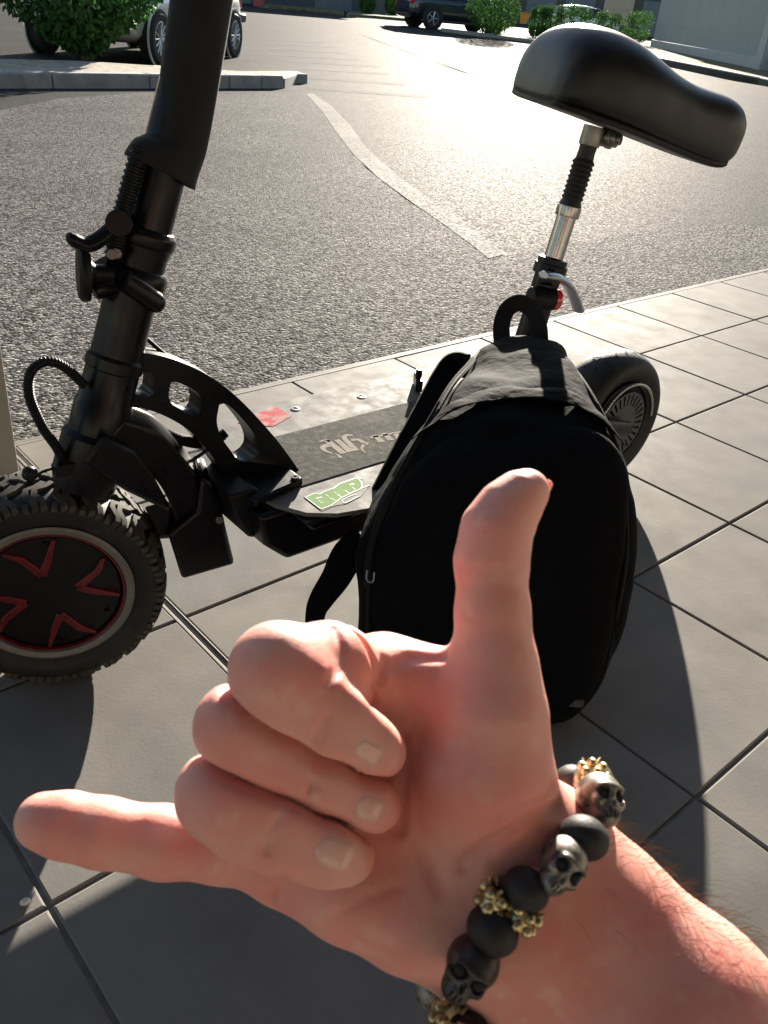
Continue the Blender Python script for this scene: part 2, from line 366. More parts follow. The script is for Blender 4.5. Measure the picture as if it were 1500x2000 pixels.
for k in range(NL):
    th = 2*PI*k/NL; ph = PI/NL
    for sgn, off in ((1, 0), (-1, ph)):
        for dv in (-.0048, .0048):
            lug(th+off, [(-.010+dv, sgn*.06), (-.002+dv, sgn*.30), (.009+dv, sgn*.42), (.010+dv, sgn*.66), (.001+dv, sgn*.90), (-.001+dv, sgn*1.06)], .0036, .0048)
        lug(th+off+ph, [(-.002, sgn*.93), (-.001, sgn*1.09)], .003, .003)
tread_g = g; tyre_g.build('front_wheel', M_RUB, scoot, angle=30); FW = [o for o in scoot.children if o.name.startswith('front_wheel')][0]
tread_g.build('tread', M_TREAD, FW, angle=30)
FW['label'] = 'knobbly off-road front tyre with pale tread lugs'
face = -1                                        # the face turned to the camera is -STY
def wheel_disc(prof_, m, name, par, n=72, bevel=0): gg = G(); gg.lathe(prof_, wc, -STY, n=n); return gg.build(name, m, par, angle=30)
wheel_disc([(.099, .036), (.1005, .0405), (.097, .0425), (.0905, .0405), (.089, .036)], M_GREYRING, 'rim_lip', FW)
wheel_disc([(.0895, .036), (.0885, .0385), (.0865, .0385), (.0855, .034)], M_RED, 'rim_stripe', FW)
wheel_disc([(.0862, .030), (.082, .0345), (.060, .0368), (.035, .038), (.016, .0384), (.0005, .0386)], M_BLK2, 'hub_cover', FW)
wheel_disc([(.099, -.036), (.1, -.04), (.085, -.036), (.05, -.032), (.0005, -.032)], M_BLK2, 'hub_back', FW)
for k in range(4):
    a0 = R(104+90*k); gg = G()
    def W2(r, a): return wc - STY*.0 + r*(math.cos(a)*STX + math.sin(a)*ZZ)
    tip = np.array([.032, 0]); arms = []
    for s_ in (1, -1):
        e = np.array([.076, s_*.030])
        el = np.array([.062 if s_ > 0 else .05, s_*.014])
        pts = [tip+np.array([0, 0]), (tip*.45+el*.55), el, e]
        wds = [.0062, .0062, .0056, .0026]
        ring = []
        for i, p in enumerate(pts):
            d = pts[min(i+1, 3)]-pts[max(i-1, 0)]; d = d/np.linalg.norm(d); nn = np.array([-d[1], d[0]])
            quad = []
            for q, hh in ((p+nn*wds[i], .034), (p+nn*wds[i]*.75, .0405), (p-nn*wds[i]*.75, .0405), (p-nn*wds[i], .034)):
                u = math.cos(a0)*q[0]-math.sin(a0)*q[1]; v = math.sin(a0)*q[0]+math.cos(a0)*q[1]
                quad.append(wc - STY*hh + STX*u + ZZ*v)
            ring.append(quad)
        gg.loft(ring)
    gg.build('red_chevron', M_RED, FW, angle=30, bevel=.0008)
for k in range(6):
    a = R(30+60*k); c_ = wc - STY*.036 + .074*(math.cos(a)*STX+math.sin(a)*ZZ); gg = G(); gg.cyl(c_, c_-STY*.004, .004, n=12); gg.build('hub_bolt', M_BLK, FW, bevel=.0006)
# ---- front arm, box, mudguard (turn with the steering)
g = G(); arm_o = [SP(*q, -.01) for q in [(238, 800), (300, 825), (345, 868), (384, 920), (408, 985), (425, 1060)]]
arm_i = [SP(*q, -.01) for q in [(190, 860), (252, 880), (296, 915), (325, 960), (338, 1010), (345, 1075)]]
ao, ai = spline(arm_o, 5), spline(arm_i, 5); hw = .026
sy_ = STY
g.loft([[o+sy_*hw, o-sy_*hw, i_-sy_*hw, i_+sy_*hw] for o, i_ in zip(ao, ai)])
g.build('front_arm', M_BLK, scoot, angle=40, bevel=.005, segs=3)
g = G(); bp = [SP(*q, -.045) for q in [(328, 1045), (356, 1134), (459, 1104), (430, 985), (412, 945), (392, 935), (385, 1000)]]
bx = bp; n_ = len(bx); g.add([p + sy_*0 for p in bx]+[p + sy_*.075 for p in bx], [tuple(range(n_)), tuple(range(2*n_-1, n_-1, -1))] + [(k, (k+1) % n_, n_+(k+1) % n_, n_+k) for k in range(n_)])
fb = g.build('suspension_housing', M_BLK, scoot, angle=40, bevel=.006, segs=3)
g = G(); c0 = SP(428, 1012, -.045); g.cyl(c0+sy_*.002, c0-sy_*.006, .006, n=6); g.build('housing_bolt', M_STEEL, fb, bevel=.0008)
# mudguard
g = G(); g.loft([[SP(*q, y) for q in [(165, 905), (245, 958), (332, 1000), (330, 985), (300, 930), (262, 880), (200, 850)]] for y in (-.056, -.042)])
g.build('mudguard', M_BLK, scoot, angle=40, bevel=.004)
g = G(); g.loft([[SP(*q, y) for q in [(282, 990), (330, 978), (334, 1000), (328, 1046), (312, 1050)]] for y in (-.03, .03)])
g.build('mudguard_flap', M_BLK2, scoot, angle=40, bevel=.003)
g = G(); g.tube([ST(.0, .062, WR), ST(.06, .066, .15), ST(.13, .06, .17), ST(.19, .045, .18)], [.018, .02, .022, .024], 14, flat=(.6, 1)); g.build('swing_arm', M_BLK, scoot, bevel=.002)
g = G(); g.cyl(ST(0, -.02, WR), ST(0, .085, WR), .011, n=16); g.cyl(ST(0, .07, WR), ST(0, .08, WR), .02, n=6); g.build('axle', M_STEEL, scoot)
# ---- steering column
AX0, AX1 = np.array([.047, 0, .305]), np.array([.216, 0, .80]); AXD = (AX1-AX0)/np.linalg.norm(AX1-AX0)
def col_at(z): return AX0 + AXD*((z-AX0[2])/AXD[2])
g = G(); ref = np.cross(AXD, np.array([0, 1., 0]))
g.lathe([(.0, -.02), (.036, -.02), (.040, .0), (.0385, .045), (.0335, .052), (.0335, .085), (.031, .09), (.0305, .128), (.0325, .130), (.0325, .142), (.0290, .146), (.0287, .262), (.030, .268), (.0305, .275), (.0, .275)], AX0, AXD, n=36)
g.build('steering_column', M_BLK, scoot, angle=32)
g = G(); g.lathe([(0, 0), (.0255, 0), (.0255, 1.2), (0, 1.2)], col_at(.54)-AXD*0, AXD, n=32)
g.v = [v for v in g.v]; st = g.build('stem_tube', M_BLK, scoot, angle=32)
# folding clamp: collars, lever, knob
g = G()
g.lathe([(.0, 0), (.032, 0), (.0345, .004), (.0345, .020), (.032, .026), (.0265, .03), (0, .03)], col_at(.513), AXD, n=32)
g.lathe([(.0, 0), (.031, 0), (.033, .004), (.033, .014), (.028, .02), (0, .02)], col_at(.562), AXD, n=32)
for (q0, q1, r_) in (((300, 470), (322, 468), .008), ((286, 535), (305, 545), .011), ((292, 515), (306, 522), .008)):
    g.cyl(SP(*q0, -.005), SP(*q1, -.005), r_, n=16)
g.tube([SP(190, 520, -.0), SP(205, 535, 0), SP(230, 545, 0)], [.012, .016, .016], 14, flat=(1, 1.3))
g.tube([SP(182, 570, 0), SP(200, 560, 0), SP(230, 555, 0)], [.01, .012, .013], 12)
cl = g.build('folding_clamp', M_BLK, scoot, angle=35, bevel=.0015)
g = G(); lp = spline([SP(*q, -.022) for q in [(133, 458), (146, 470), (168, 478), (195, 466), (216, 448), (236, 432)]], 4)
g.tube(lp, list(np.interp(np.linspace(0, 1, len(lp)), [0, .12, .5, 1], [.0045, .0085, .0105, .0095])), 12, flat=(.95, .8)); g.cyl(SP(232, 436, -.04), SP(232, 436, .005), .0135, n=24)
g.build('clamp_lever', M_BLK, cl, bevel=.001)
g = G(); g.tube([SP(244, 548, -.034), SP(270, 566, -.036), SP(303, 590, -.036)], [.012, .0122, .0118], 14); g.ball(SP(303, 590, -.036), .0118); g.build('clamp_lever', M_BLK, cl)
kc = SP(163, 532, -.004); kd = SP(190, 537, -.004)-kc; kd = kd/np.linalg.norm(kd); kd = np.array([kd[0]*1.0, -.30, kd[2]*.25]); kd /= np.linalg.norm(kd)
g = G(); g.lathe([(0, -.006), (.026, -.006), (.030, -.003), (.031, .002), (.029, .006), (.012, .008), (.009, .012), (.009, .030), (0, .03)], kc, kd, n=40); g.build('clamp_knob', M_BLK2, cl, angle=30)
for q in ((218, 497), (227, 495)):
    g = G(); g.cyl(SP(*q, -.03), SP(*q, -.02), .006, n=8); g.build('clamp_bolt', M_STEEL, cl, bevel=.0008)
# corrugated cable sleeves
def corrugated(name, pts, r, parent, pitch=.0034, m=None, n=6):
    P = spline(pts, 24); d = [0]
    for a, b in zip(P[:-1], P[1:]): d.append(d[-1]+np.linalg.norm(b-a))
    L_ = d[-1]; cnt = int(L_/pitch)*4; Q = []; rad = []
    for k in range(cnt+1):
        s = L_*k/cnt; i = max(0, min(len(P)-2, int(np.searchsorted(d, s))-1)); t_ = (s-d[i])/max(d[i+1]-d[i], 1e-9)
        Q.append(P[i]*(1-t_)+P[i+1]*t_); rad.append(r*(1 if k % 4 in (0, 1) else .84))
    g = G(); g.tube(Q, rad, 14); return g.build(name, m or M_BLK2, parent, angle=25)
corrugated('cable_sleeve', [SP(*q, -.012) for q in [(275, 290), (262, 335), (248, 385), (236, 430), (226, 480), (222, 505)]], .0105, scoot, .0062)
corrugated('cable_sleeve', [SP(*q, -.012) for q in [(165, 752), (125, 716), (90, 706), (60, 728), (58, 775), (82, 832), (112, 876), (128, 915)]], .0058, scoot, .0032)
corrugated('cable_sleeve', [SP(*q, .012) for q in [(235, 785), (285, 822), (335, 852), (385, 866), (420, 862), (440, 845)]], .0072, scoot, .0034)
g = G(); g.tube(spline([SP(*q, .01) for q in [(262, 640), (285, 660), (310, 682), (345, 712)]], 6), .0026, 8); g.build('brake_cable', M_BLK2, scoot)
g = G(); g.tube(spline([SP(*q, .0) for q in [(425, 862), (412, 873), (392, 888), (366, 905)]], 6), .0024, 8); g.build('brake_cable', M_BLK2, scoot)
g = G(); g.tube(spline([SP(*q, -.02) for q in [(150, 912), (112, 914), (82, 922), (64, 938)]], 6), .0016, 6); g.ball(SP(58, 925, -.02), .009, 8, 6); g.box(SP(130, 914, -.02), (.03, .012, .014)); g.build('brake_cable', M_BLK2, scoot)
# fabric sleeve over the upper stem
g = G(); rings = []
ce = [((300, 268), (398, 290)), ((308, 220), (412, 215)), ((318, 150), (423, 150)), ((325, 90), (434, 90)), ((333, 40), (442, 40)), ((338, 0), (449, 0)), ((343, -60), (458, -60)), ((352, -160), (476, -160)), ((366, -300), (500, -300))]
lowr = [((246, 302), (376, 371)), ((252, 292), (381, 345)), ((272, 262), (392, 312))]
for idx, (l, r_) in enumerate(lowr + ce):
    a, b = SP(*l, -.004), SP(*r_, -.004); c_ = (a+b)/2; hx = (b-a)/2; hy = np.array([0, 1., 0])*(.034 if idx < 3 else .031); row = []
    for k in range(28):
        t_ = 2*PI*k/28; f_ = 1 + .035*math.sin(3*t_+idx*.8) + .02*math.sin(7*t_+idx*1.7); row.append(c_ + hx*math.cos(t_)*(1 if idx < 9 else 1) + hy*math.sin(t_)*f_)
    rings.append(row)
g.loft(rings, caps=False); cv = g.build('stem_cover', M_CLOTH, scoot, angle=70); so = cv.modifiers.new('thick', 'SOLIDIFY'); so.thickness = .002; cv.modifiers.new('sub', 'SUBSURF').render_levels = 2
cv['label'] = 'black fabric sleeve wrapped round the upper stem'
# ---- arched neck joining column and deck
from mathutils.geometry import tessellate_polygon
OUT = spline([(244, 688, 0), (300, 694, 0), (352, 708, 0), (408, 734, 0), (470, 781, 0), (528, 846, 0), (566, 902, 0), (590, 944, 0)], 5)
INN = spline([(232, 796, 0), (285, 801, 0), (335, 820, 0), (378, 848, 0), (412, 886, 0), (440, 926, 0), (462, 960, 0), (480, 986, 0)], 5)
HOLES = [[(262, 729), (282, 729), (300, 733), (306, 746), (304, 768), (296, 778), (280, 777), (266, 771), (257, 762), (257, 742)],
         [(338, 749), (352, 750), (378, 762), (394, 774), (397, 796), (390, 813), (374, 812), (352, 800), (338, 790), (333, 772)],
         [(432, 793), (446, 792), (470, 813), (496, 846), (507, 872), (503, 890), (484, 903), (470, 902), (452, 880), (436, 856), (427, 826)]]
loops = [[(p[0], p[1]) for p in OUT] + [(p[0], p[1]) for p in INN[::-1]]] + HOLES
def smooth_loop(lp): return [tuple(p[:2]) for p in spline([(q[0], q[1], 0) for q in lp+[lp[0]]], 3)[:-1]]
loops = [loops[0]] + [smooth_loop(h_) for h_ in HOLES]
flat = [p for lp_ in loops for p in lp_]; base = [SP(p[0], p[1], -.02) for p in flat]
tri = tessellate_polygon([[Vector((p[0], p[1], 0)) for p in lp_] for lp_ in loops]); nfl = len(flat)
wid = []
for p in flat: t_ = max(0, min(1, (p[0]-240)/350)); wid.append(.0155 + .0295*max(0, (t_-.66)/.34)**1.5)
arch = G(); cen = [b_ + np.array([0, .02, 0]) for b_ in base]; Vn = [c_ - np.array([0, w_, 0]) for c_, w_ in zip(cen, wid)]; Vf = [c_ + np.array([0, w_, 0]) for c_, w_ in zip(cen, wid)]
fs_ = [tuple(t3) for t3 in tri] + [tuple(i+nfl for i in t3[::-1]) for t3 in tri]; o_ = 0
for lp_ in loops:
    n_ = len(lp_); fs_ += [(o_+k, o_+(k+1) % n_, nfl+o_+(k+1) % n_, nfl+o_+k) for k in range(n_)]; o_ += n_
arch.add(Vn+Vf, fs_); ar = arch.build('neck_arch', M_BLK, scoot, angle=45, bevel=.0035, segs=3)
g = G(); zt = .2465
fl = [SZ(*q, zt) for q in [(592, 946), (570, 930), (500, 905), (452, 905), (440, 930), (470, 975), (500, 990)]]
g.prism([(p[0], p[1]) for p in fl], (0, 0, .012), (0, 0, zt+.004)); fo = g.build('neck_flange', M_BLK, scoot, bevel=.003)
for q in ((576, 938), (500, 862)):
    g = G(); c_ = SZ(*q, zt+.008); g.cyl(c_, c_+ZZ*.006, .0055, n=16); g.cyl(c_+ZZ*.006, c_+ZZ*.0055, .003, n=6); g.build('flange_bolt', M_BLK, fo, bevel=.0006)
# ---- deck
DZ = .245
dk = [(.236, 0), (.239, .05), (.25, .095), (.272, .128), (.305, .152), (.35, .167), (.42, .172), (.80, .172), (.84, .15), (.86, .10), (.86, -.10), (.84, -.15), (.80, -.172), (.42, -.172), (.35, -.169), (.305, -.158), (.272, -.136), (.25, -.098), (.239, -.05)]
g = G(); g.prism(dk, (0, 0, .006), (0, 0, DZ-.003)); dp = g.build('deck_plate', M_CHECK, scoot, angle=20, bevel=.0015)
dp['label'] = 'scuffed bare aluminium standing deck'
g = G(); g.prism([(.302, -.076), (.84, -.076), (.84, .066), (.302, .066)], (0, 0, .0012), (0, 0, DZ+.0008)); gt = g.build('grip_tape', M_GRIP, dp)
gt['label'] = 'dusty dark grip strip printed with pale letters'
g = G(); bxs = [(.222, .238), (.80, .238), (.80, .156), (.268, .156), (.232, .19)]
for (a, b) in ((-.105, .105),): g.prism(bxs, (0, b-a, 0), (0, 0, 0), (1, 0, 0), (0, 0, 1))
g.build('battery_box', M_BLK, scoot, bevel=.007, segs=3)
g = G(); g.prism([(.262, .2385), (.82, .2385), (.80, .225), (.275, .225)], (0, .30, 0), (0, 0, 0), (1, 0, 0), (0, 0, 1)); g.build('deck_frame', M_BLK, scoot, bevel=.003)
g = G(); g.prism([(.196, .262), (.236, .262), (.262, .235), (.262, .175), (.225, .19), (.206, .225)], (0, .13, 0), (0, -.01, 0), (1, 0, 0), (0, 0, 1)); g.build('neck_base', M_BLK2, scoot, bevel=.004)
for q in ((577, 799), (706, 775)):
    g = G(); c_ = SZ(*q, DZ); g.lathe([(.0075, 0), (.0075, .0012), (.0045, .0016), (.003, .0004), (0, .0004)], c_, (0, 0, 1), n=20); g.build('deck_screw', M_STEEL, dp)
g = G(); c_ = SZ(815, 757, DZ); g.box(c_+ZZ*.012, (.05, .012, .02), np.array([[.6, -.8, 0], [.8, .6, 0], [0, 0, 1]])); g.cyl(c_+ZZ*.01, c_+ZZ*.034, .006, n=12); g.build('deck_hook', M_BLK, dp, bevel=.001)
# printed letters on the grip strip and the two stickers, flat prints laid on the deck
def strokes(name, m, items, sc, org, z, par, th=.00025):
    g = G()
    for pts, w0, w1 in items:
        P = [SZ(org[0]+x/sc, org[1]+y/sc, z) for x, y in pts]; P = spline(P, 5) if len(P) > 2 else P; n = len(P); rows = []
        for i, p in enumerate(P):
            d = P[min(i+1, n-1)]-P[max(i-1, 0)]; d = d/np.linalg.norm(d); nr = np.array([-d[1], d[0], 0]); w = (w0+(w1-w0)*i/(n-1))/2
            rows.append([p+nr*w, p-nr*w, p-nr*w-ZZ*th, p+nr*w-ZZ*th])
        g.loft(rows)
    return g.build(name, m, par, smooth=False)
LT = DZ+.0017
strokes('letter', M_LETTER, [([(95, 305), (180, 285), (250, 300)], .004, .007), ([(200, 285), (320, 375), (440, 470)], .010, .011), ([(240, 350), (150, 380), (180, 430), (280, 470)], .012, .003), ([(300, 470), (360, 490), (400, 530)], .002, .006)], 7.143, (610, 820), LT, gt)
strokes('letter', M_LETTER, [([(340, 275), (440, 360), (530, 445)], .009, .011)], 7.143, (610, 820), LT, gt)
strokes('letter', M_LETTER, [([(565, 215), (470, 215), (450, 260), (530, 340), (615, 430)], .006, .010), ([(540, 285), (640, 275), (720, 320), (780, 335)], .006, .009), ([(725, 330), (690, 400), (745, 460)], .006, .003)], 7.143, (610, 820), LT, gt)
strokes('letter', M_LETTER, [([(860, 210), (920, 260), (970, 310)], .009, .011), ([(805, 250), (880, 232), (1000, 215)], .005, .005)], 7.143, (610, 820), LT, gt)
strokes('letter', M_LETTER, [([(990, 185), (1050, 235), (1100, 285)], .009, .011), ([(1000, 215), (1080, 195), (1150, 180)], .005, .005)], 7.143, (610, 820), LT, gt)
strokes('letter', M_LETTER, [([(1150, 185), (1185, 220), (1215, 260)], .009, .010), ([(1150, 180), (1240, 165)], .005, .005)], 7.143, (610, 820), LT, gt)
def flat_px(name, m, poly, sc, org, z, par, th=.0003):
    g = G(); P = [SZ(org[0]+x/sc, org[1]+y/sc, z) for x, y in poly]; g.prism([(p[0], p[1]) for p in P], (0, 0, th), (0, 0, z)); return g.build(name, m, par, smooth=False)
gs_o = [(140, 510), (300, 440), (370, 460), (430, 420), (600, 360), (690, 290), (860, 230), (980, 185), (1050, 260), (1060, 330), (1040, 370), (900, 430), (720, 520), (640, 580), (560, 640), (390, 700)]
flat_px('sticker', M_STK_W, [(105, 505), (300, 410), (600, 330), (690, 265), (980, 160), (1190, 300), (1040, 500), (800, 620), (640, 640), (400, 735)], 8.333, (580, 910), DZ+.0003, dp)
gso = flat_px('sticker', M_GREEN, gs_o, 8.333, (580, 910), DZ+.0006, dp); gso['label'] = 'green lettered sticker with dark outline'
strokes('sticker_print', M_GREEN_D, [([gs_o[i], gs_o[(i+1) % len(gs_o)]], .0016, .0016) for i in range(len(gs_o))] +
        [([(310, 530), (410, 505)], .003, .002), ([(340, 560), (430, 610)], .001, .001), ([(460, 460), (520, 500)], .001, .001), ([(530, 520), (630, 560)], .0014, .001), ([(600, 420), (640, 440)], .001, .001), ([(660, 460), (730, 515)], .0015, .001), ([(780, 395), (850, 440)], .0015, .001), ([(850, 305), (930, 292)], .002, .002), ([(900, 345), (950, 385)], .001, .001),
         ([(730, 560), (790, 600), (1010, 490)], .001, .001), ([(740, 555), (840, 500), (960, 460)], .001, .001), ([(1060, 360), (1180, 310)], .001, .001), ([(950, 155), (1060, 215)], .0018, .001)], 8.333, (580, 910), DZ+.0009, gso)
flat_px('sticker', M_STK_R, [(480, 405), (690, 310), (830, 370), (930, 430), (1020, 495), (685, 685), (45, 620), (80, 560)], 9.375, (460, 760), DZ+.0004, dp)['label'] = 'torn red and white sticker'
# ---- seat post, lamp, spring boot, saddle
P0, P1 = np.array([.795, 0, .245]), np.array([.886, 0, .690]); PD = (P1-P0)/np.linalg.norm(P1-P0)
def post_at(z): return P0 + PD*((z-P0[2])/PD[2])
g = G(); g.lathe([(0, 0), (.034, 0), (.034, .012), (.024, .02), (.0225, .16), (.0225, .215), (.0245, .217), (.0245, .238), (.0205, .24), (0, .24)], P0, PD, n=32); g.build('seat_mast', M_BLK, scoot, angle=32)
g = G(); pa = post_at(.465); g.lathe([(0, 0), (.0158, 0), (.0158, .080), (.019, .080), (.0195, .083), (.0195, .096), (.0165, .098), (0, .098)], pa, PD, n=32); g.build('seat_tube', M_CHROME, scoot, angle=32)
g = G(); pr = [(0, .0)]
pb = post_at(.556); pr += [(.0175, 0), (.0185, .005), (.0168, .010)]
for k in range(8): pr += [(.0152, .013+.0075*k), (.0182, .0168+.0075*k)]
pr += [(.0140, .075), (.0132, .085), (.0138, .096), (0, .096)]
g.lathe(pr, pb, PD, n=32); g.build('spring_boot', mat('black_rubber_boot', (.02, .02, .02), rough=.6, var=(40, .2)), scoot, angle=25)
g = G(); pc = pb + PD*.094; g.lathe([(0, 0), (.0155, 0), (.0165, .004), (.0165, .028), (0, .028)], pc, PD, n=28)
g.build('saddle_clamp', mat('olive_grey_zinc', (.24, .23, .20), rough=.38, metal=.8, var=(40, .15)), scoot, angle=32); sc_o = [o for o in scoot.children if o.name.startswith('saddle_clamp')][0]
g = G(); cc_ = pc + PD*.016 + np.array([.026, -.012, -.003])
for k, (rr_, o_) in enumerate(((.0135, 0), (.0155, .010), (.0125, .018), (.008, .024))): g.cyl(cc_ + np.array([.3, -.95, 0])*(o_-.012), cc_ + np.array([.3, -.95, 0])*(o_-.003), rr_, n=24)
g.build('clamp_bolt', MATS['olive_grey_zinc'], sc_o, bevel=.001)
SE = R(-11.5); SYW = R(-24); _e = np.array([math.cos(SE), 0, math.sin(SE)]); _f = np.array([-math.sin(SE), 0, math.cos(SE)])
_rz = np.array([[math.cos(SYW), -math.sin(SYW), 0], [math.sin(SYW), math.cos(SYW), 0], [0, 0, 1]]); e1 = _rz @ _e; e3 = _rz @ _f; e2 = np.cross(e3, e1)
sb = pc + PD*.042
# (along, half width, bottom, top, crown drop at the sides)
SEC = [(-.120, .060, .004, .040, .004), (-.117, .085, -.002, .074, .012), (-.104, .100, -.004, .097, .022), (-.08, .108, -.004, .111, .026), (-.04, .108, -.005, .116, .028), (.0, .104, -.006, .113, .026), (.04, .095, -.008, .102, .022), (.08, .083, -.010, .091, .018), (.12, .072, -.012, .085, .016), (.16, .063, -.014, .085, .016), (.20, .055, -.015, .087, .018), (.23, .044, -.010, .080, .02), (.248, .026, .010, .062, .012)]
def saddle_ring(a, w, b, t_, dr):
    row = []
    hh = t_-b
    for k in range(32):
        th = 2*PI*k/32; cs_, sn = math.cos(th), math.sin(th); ex = .45
        x = math.copysign(abs(cs_)**ex, cs_)*w; zz = math.copysign(abs(sn)**(.5 if sn > 0 else .25), sn)
        z = (b+t_)/2 + zz*hh/2 - (dr*(abs(x)/max(w, 1e-4))**2 if sn > 0 else 0)
        row.append(sb + e1*a + e2*x + e3*z)
    return row
g = G(); SECI = []
for i in range(len(SEC)-1):
    for k in range(3):
        t_ = k/3; SECI.append([SEC[i][q]*(1-t_)+SEC[i+1][q]*t_ for q in range(5)])
SECI.append(list(SEC[-1]))
ARR = np.array(SECI); 
for _ in range(3): ARR[1:-1] = (ARR[:-2]+2*ARR[1:-1]+ARR[2:])/4
g.loft([saddle_ring(*s_) for s_ in ARR]); sd_o = g.build('saddle', M_SADDLE, scoot, angle=179, sub=1)
sd_o['label'] = 'thick glossy black padded saddle'
g = G(); g.loft([saddle_ring(s_[0], s_[1]*.93, s_[2]-.004, s_[2]+.01, 0) for s_ in ARR[3:-3]]); g.build('saddle_base', M_BLK2, sd_o, angle=50)
# tail lamp and quick-release lever
g = G(); tl = SP(1056, 582, -.012); td = np.array([.93, -.34, -.1]); td /= np.linalg.norm(td)
g.lathe([(0, -.02), (.016, -.02), (.0185, -.01), (.0185, .022), (0, .022)], tl, td, n=28); tlo = g.build('tail_lamp', M_BLK2, scoot, bevel=.001)
g = G(); g.lathe([(.0185, .0215), (.0183, .028), (.016, .033), (.010, .036), (0, .037)], tl, td, n=28); g.build('lamp_lens', M_TAIL, tlo)
g = G(); qp = spline([SP(*q, -.034) for q in [(1062, 537), (1088, 542), (1108, 556), (1121, 580), (1130, 606)]], 4)
g.tube(qp, list(np.interp(np.linspace(0, 1, len(qp)), [0, .2, .6, 1], [.012, .014, .0125, .013])), 10, flat=(.5, 1.0), up=(0, 1, 0)); g.build('release_lever', mat('bluish_cast_metal', (.34, .37, .42), rough=.3, metal=.9, var=(40, .15)), scoot, bevel=.0015)
g = G(); g.lathe([(.0225, 0), (.0275, .001), (.0275, .018), (.0225, .019)], post_at(.452), PD, n=28); g.cyl(SP(1060, 545, -.005), SP(1085, 548, -.04), .009, n=14); g.build('post_collar', M_BLK, scoot, bevel=.001)
# ---- rear wheel
rc = np.array([1.088, 0, .14]); g = G()
prof = [(.088, -.034), (.100, -.042), (.112, -.046), (.122, -.044), (.130, -.037), (.1365, -.024), (.1392, -.010), (.14, 0), (.1392, .010), (.1365, .024), (.130, .037), (.122, .044), (.112, .046), (.100, .042), (.088, .034), (.088, -.034)]
g.lathe(prof, rc, (0, 1, 0), n=96); RW = g.build('rear_wheel', M_RUB, scoot, angle=30); RW['label'] = 'smooth street rear tyre with fine sipes'
def rt(th, v, h):
    r = .14 - .0135*abs(v)**2.4*1.0 + h; return rc + np.array([0, v*.040, 0]) + r*np.array([math.cos(th), 0, math.sin(th)])
g = G(); M_SIPE = mat('tyre_sipe_shadow', (.006, .006, .006), rough=.9, var=(30, .2))
for k in range(30):
    th = 2*PI*k/30
    for sg in (-1, 1):
        for pts, w in (([(0, .12), (.05, .30), (.07, .48)], .0022), ([(.02, .56), (.10, .80), (.13, .95)], .0018), ([(.10, .16), (.13, .18)], .0024), ([(.11, .34), (.14, .38)], .0022)):
            rows = []
            for (u, v) in pts:
                a = rt(th+u-w/.14, sg*v, .0003); b = rt(th+u+w/.14, sg*v, .0003); rows.append([a, b])
            g.loft(rows, close=False, caps=False)
g.build('tyre_sipes', M_SIPE, RW, smooth=False)
g = G(); g.lathe([(.0885, .034), (.087, .040), (.083, .041), (.08, .034), (.05, .028), (.03, .032), (.014, .036), (0, .036)], rc, (0, -1, 0), n=64); g.build('rear_rim', M_BLK2, RW, angle=30)
g = G()
for k in range(28):
    a0, a1 = 2*PI*k/28, 2*PI*(k+.62)/28
    g.loft([[rc + np.array([0, -.0455+d, 0]) + r_*np.array([math.cos(a), 0, math.sin(a)]) for r_, d in ((.042, 0), (.066, 0), (.066, .002), (.042, .002))] for a in (a0, (a0+a1)/2, a1)])
g.lathe([(.066, .0455), (.070, .0455), (.070, .0435), (.066, .0435)], rc, (0, -1, 0), n=56); g.lathe([(.012, .0455), (.043, .0455), (.043, .0435), (.012, .0435)], rc, (0, -1, 0), n=56)
g.build('brake_disc', mat('dark_disc_steel', (.10, .10, .10), rough=.4, metal=.9, var=(50, .2)), RW, angle=30)
g = G(); g.cyl(rc+np.array([0, -.062, 0]), rc+np.array([0, .062, 0]), .009, n=14); g.cyl(rc+np.array([0, -.064, 0]), rc+np.array([0, -.056, 0]), .014, n=6); g.build('rear_axle', M_BLK, RW, bevel=.001)
corrugated('beaded_cable', [rc + np.array([.088*math.cos(a), -.050, .088*math.sin(a)]) for a in [R(d_) for d_ in (150, 125, 100, 75, 50, 25, 5)]], .0036, RW, .0062, M_CHROME)
g = G(); g.tube([rc+np.array([0, .060, .0]), np.array([.98, .066, .17]), np.array([.86, .06, .2]), np.array([.79, .05, .2])], [.016, .018, .022, .024], 12, flat=(.55, 1)); g.tube([rc+np.array([0, -.060, .0]), np.array([.98, -.066, .17]), np.array([.86, -.06, .2]), np.array([.79, -.05, .2])], [.016, .018, .022, .024], 12, flat=(.55, 1)); g.build('rear_fork', M_BLK, scoot)
g = G(); g.tube([np.array([.70, -.10, .165]), np.array([.72, -.16, .08]), np.array([.73, -.20, .012])], [.010, .009, .009], 12); g.box((.735, -.205, .006), (.05, .025, .012)); g.build('kickstand', M_BLK, scoot, bevel=.001)

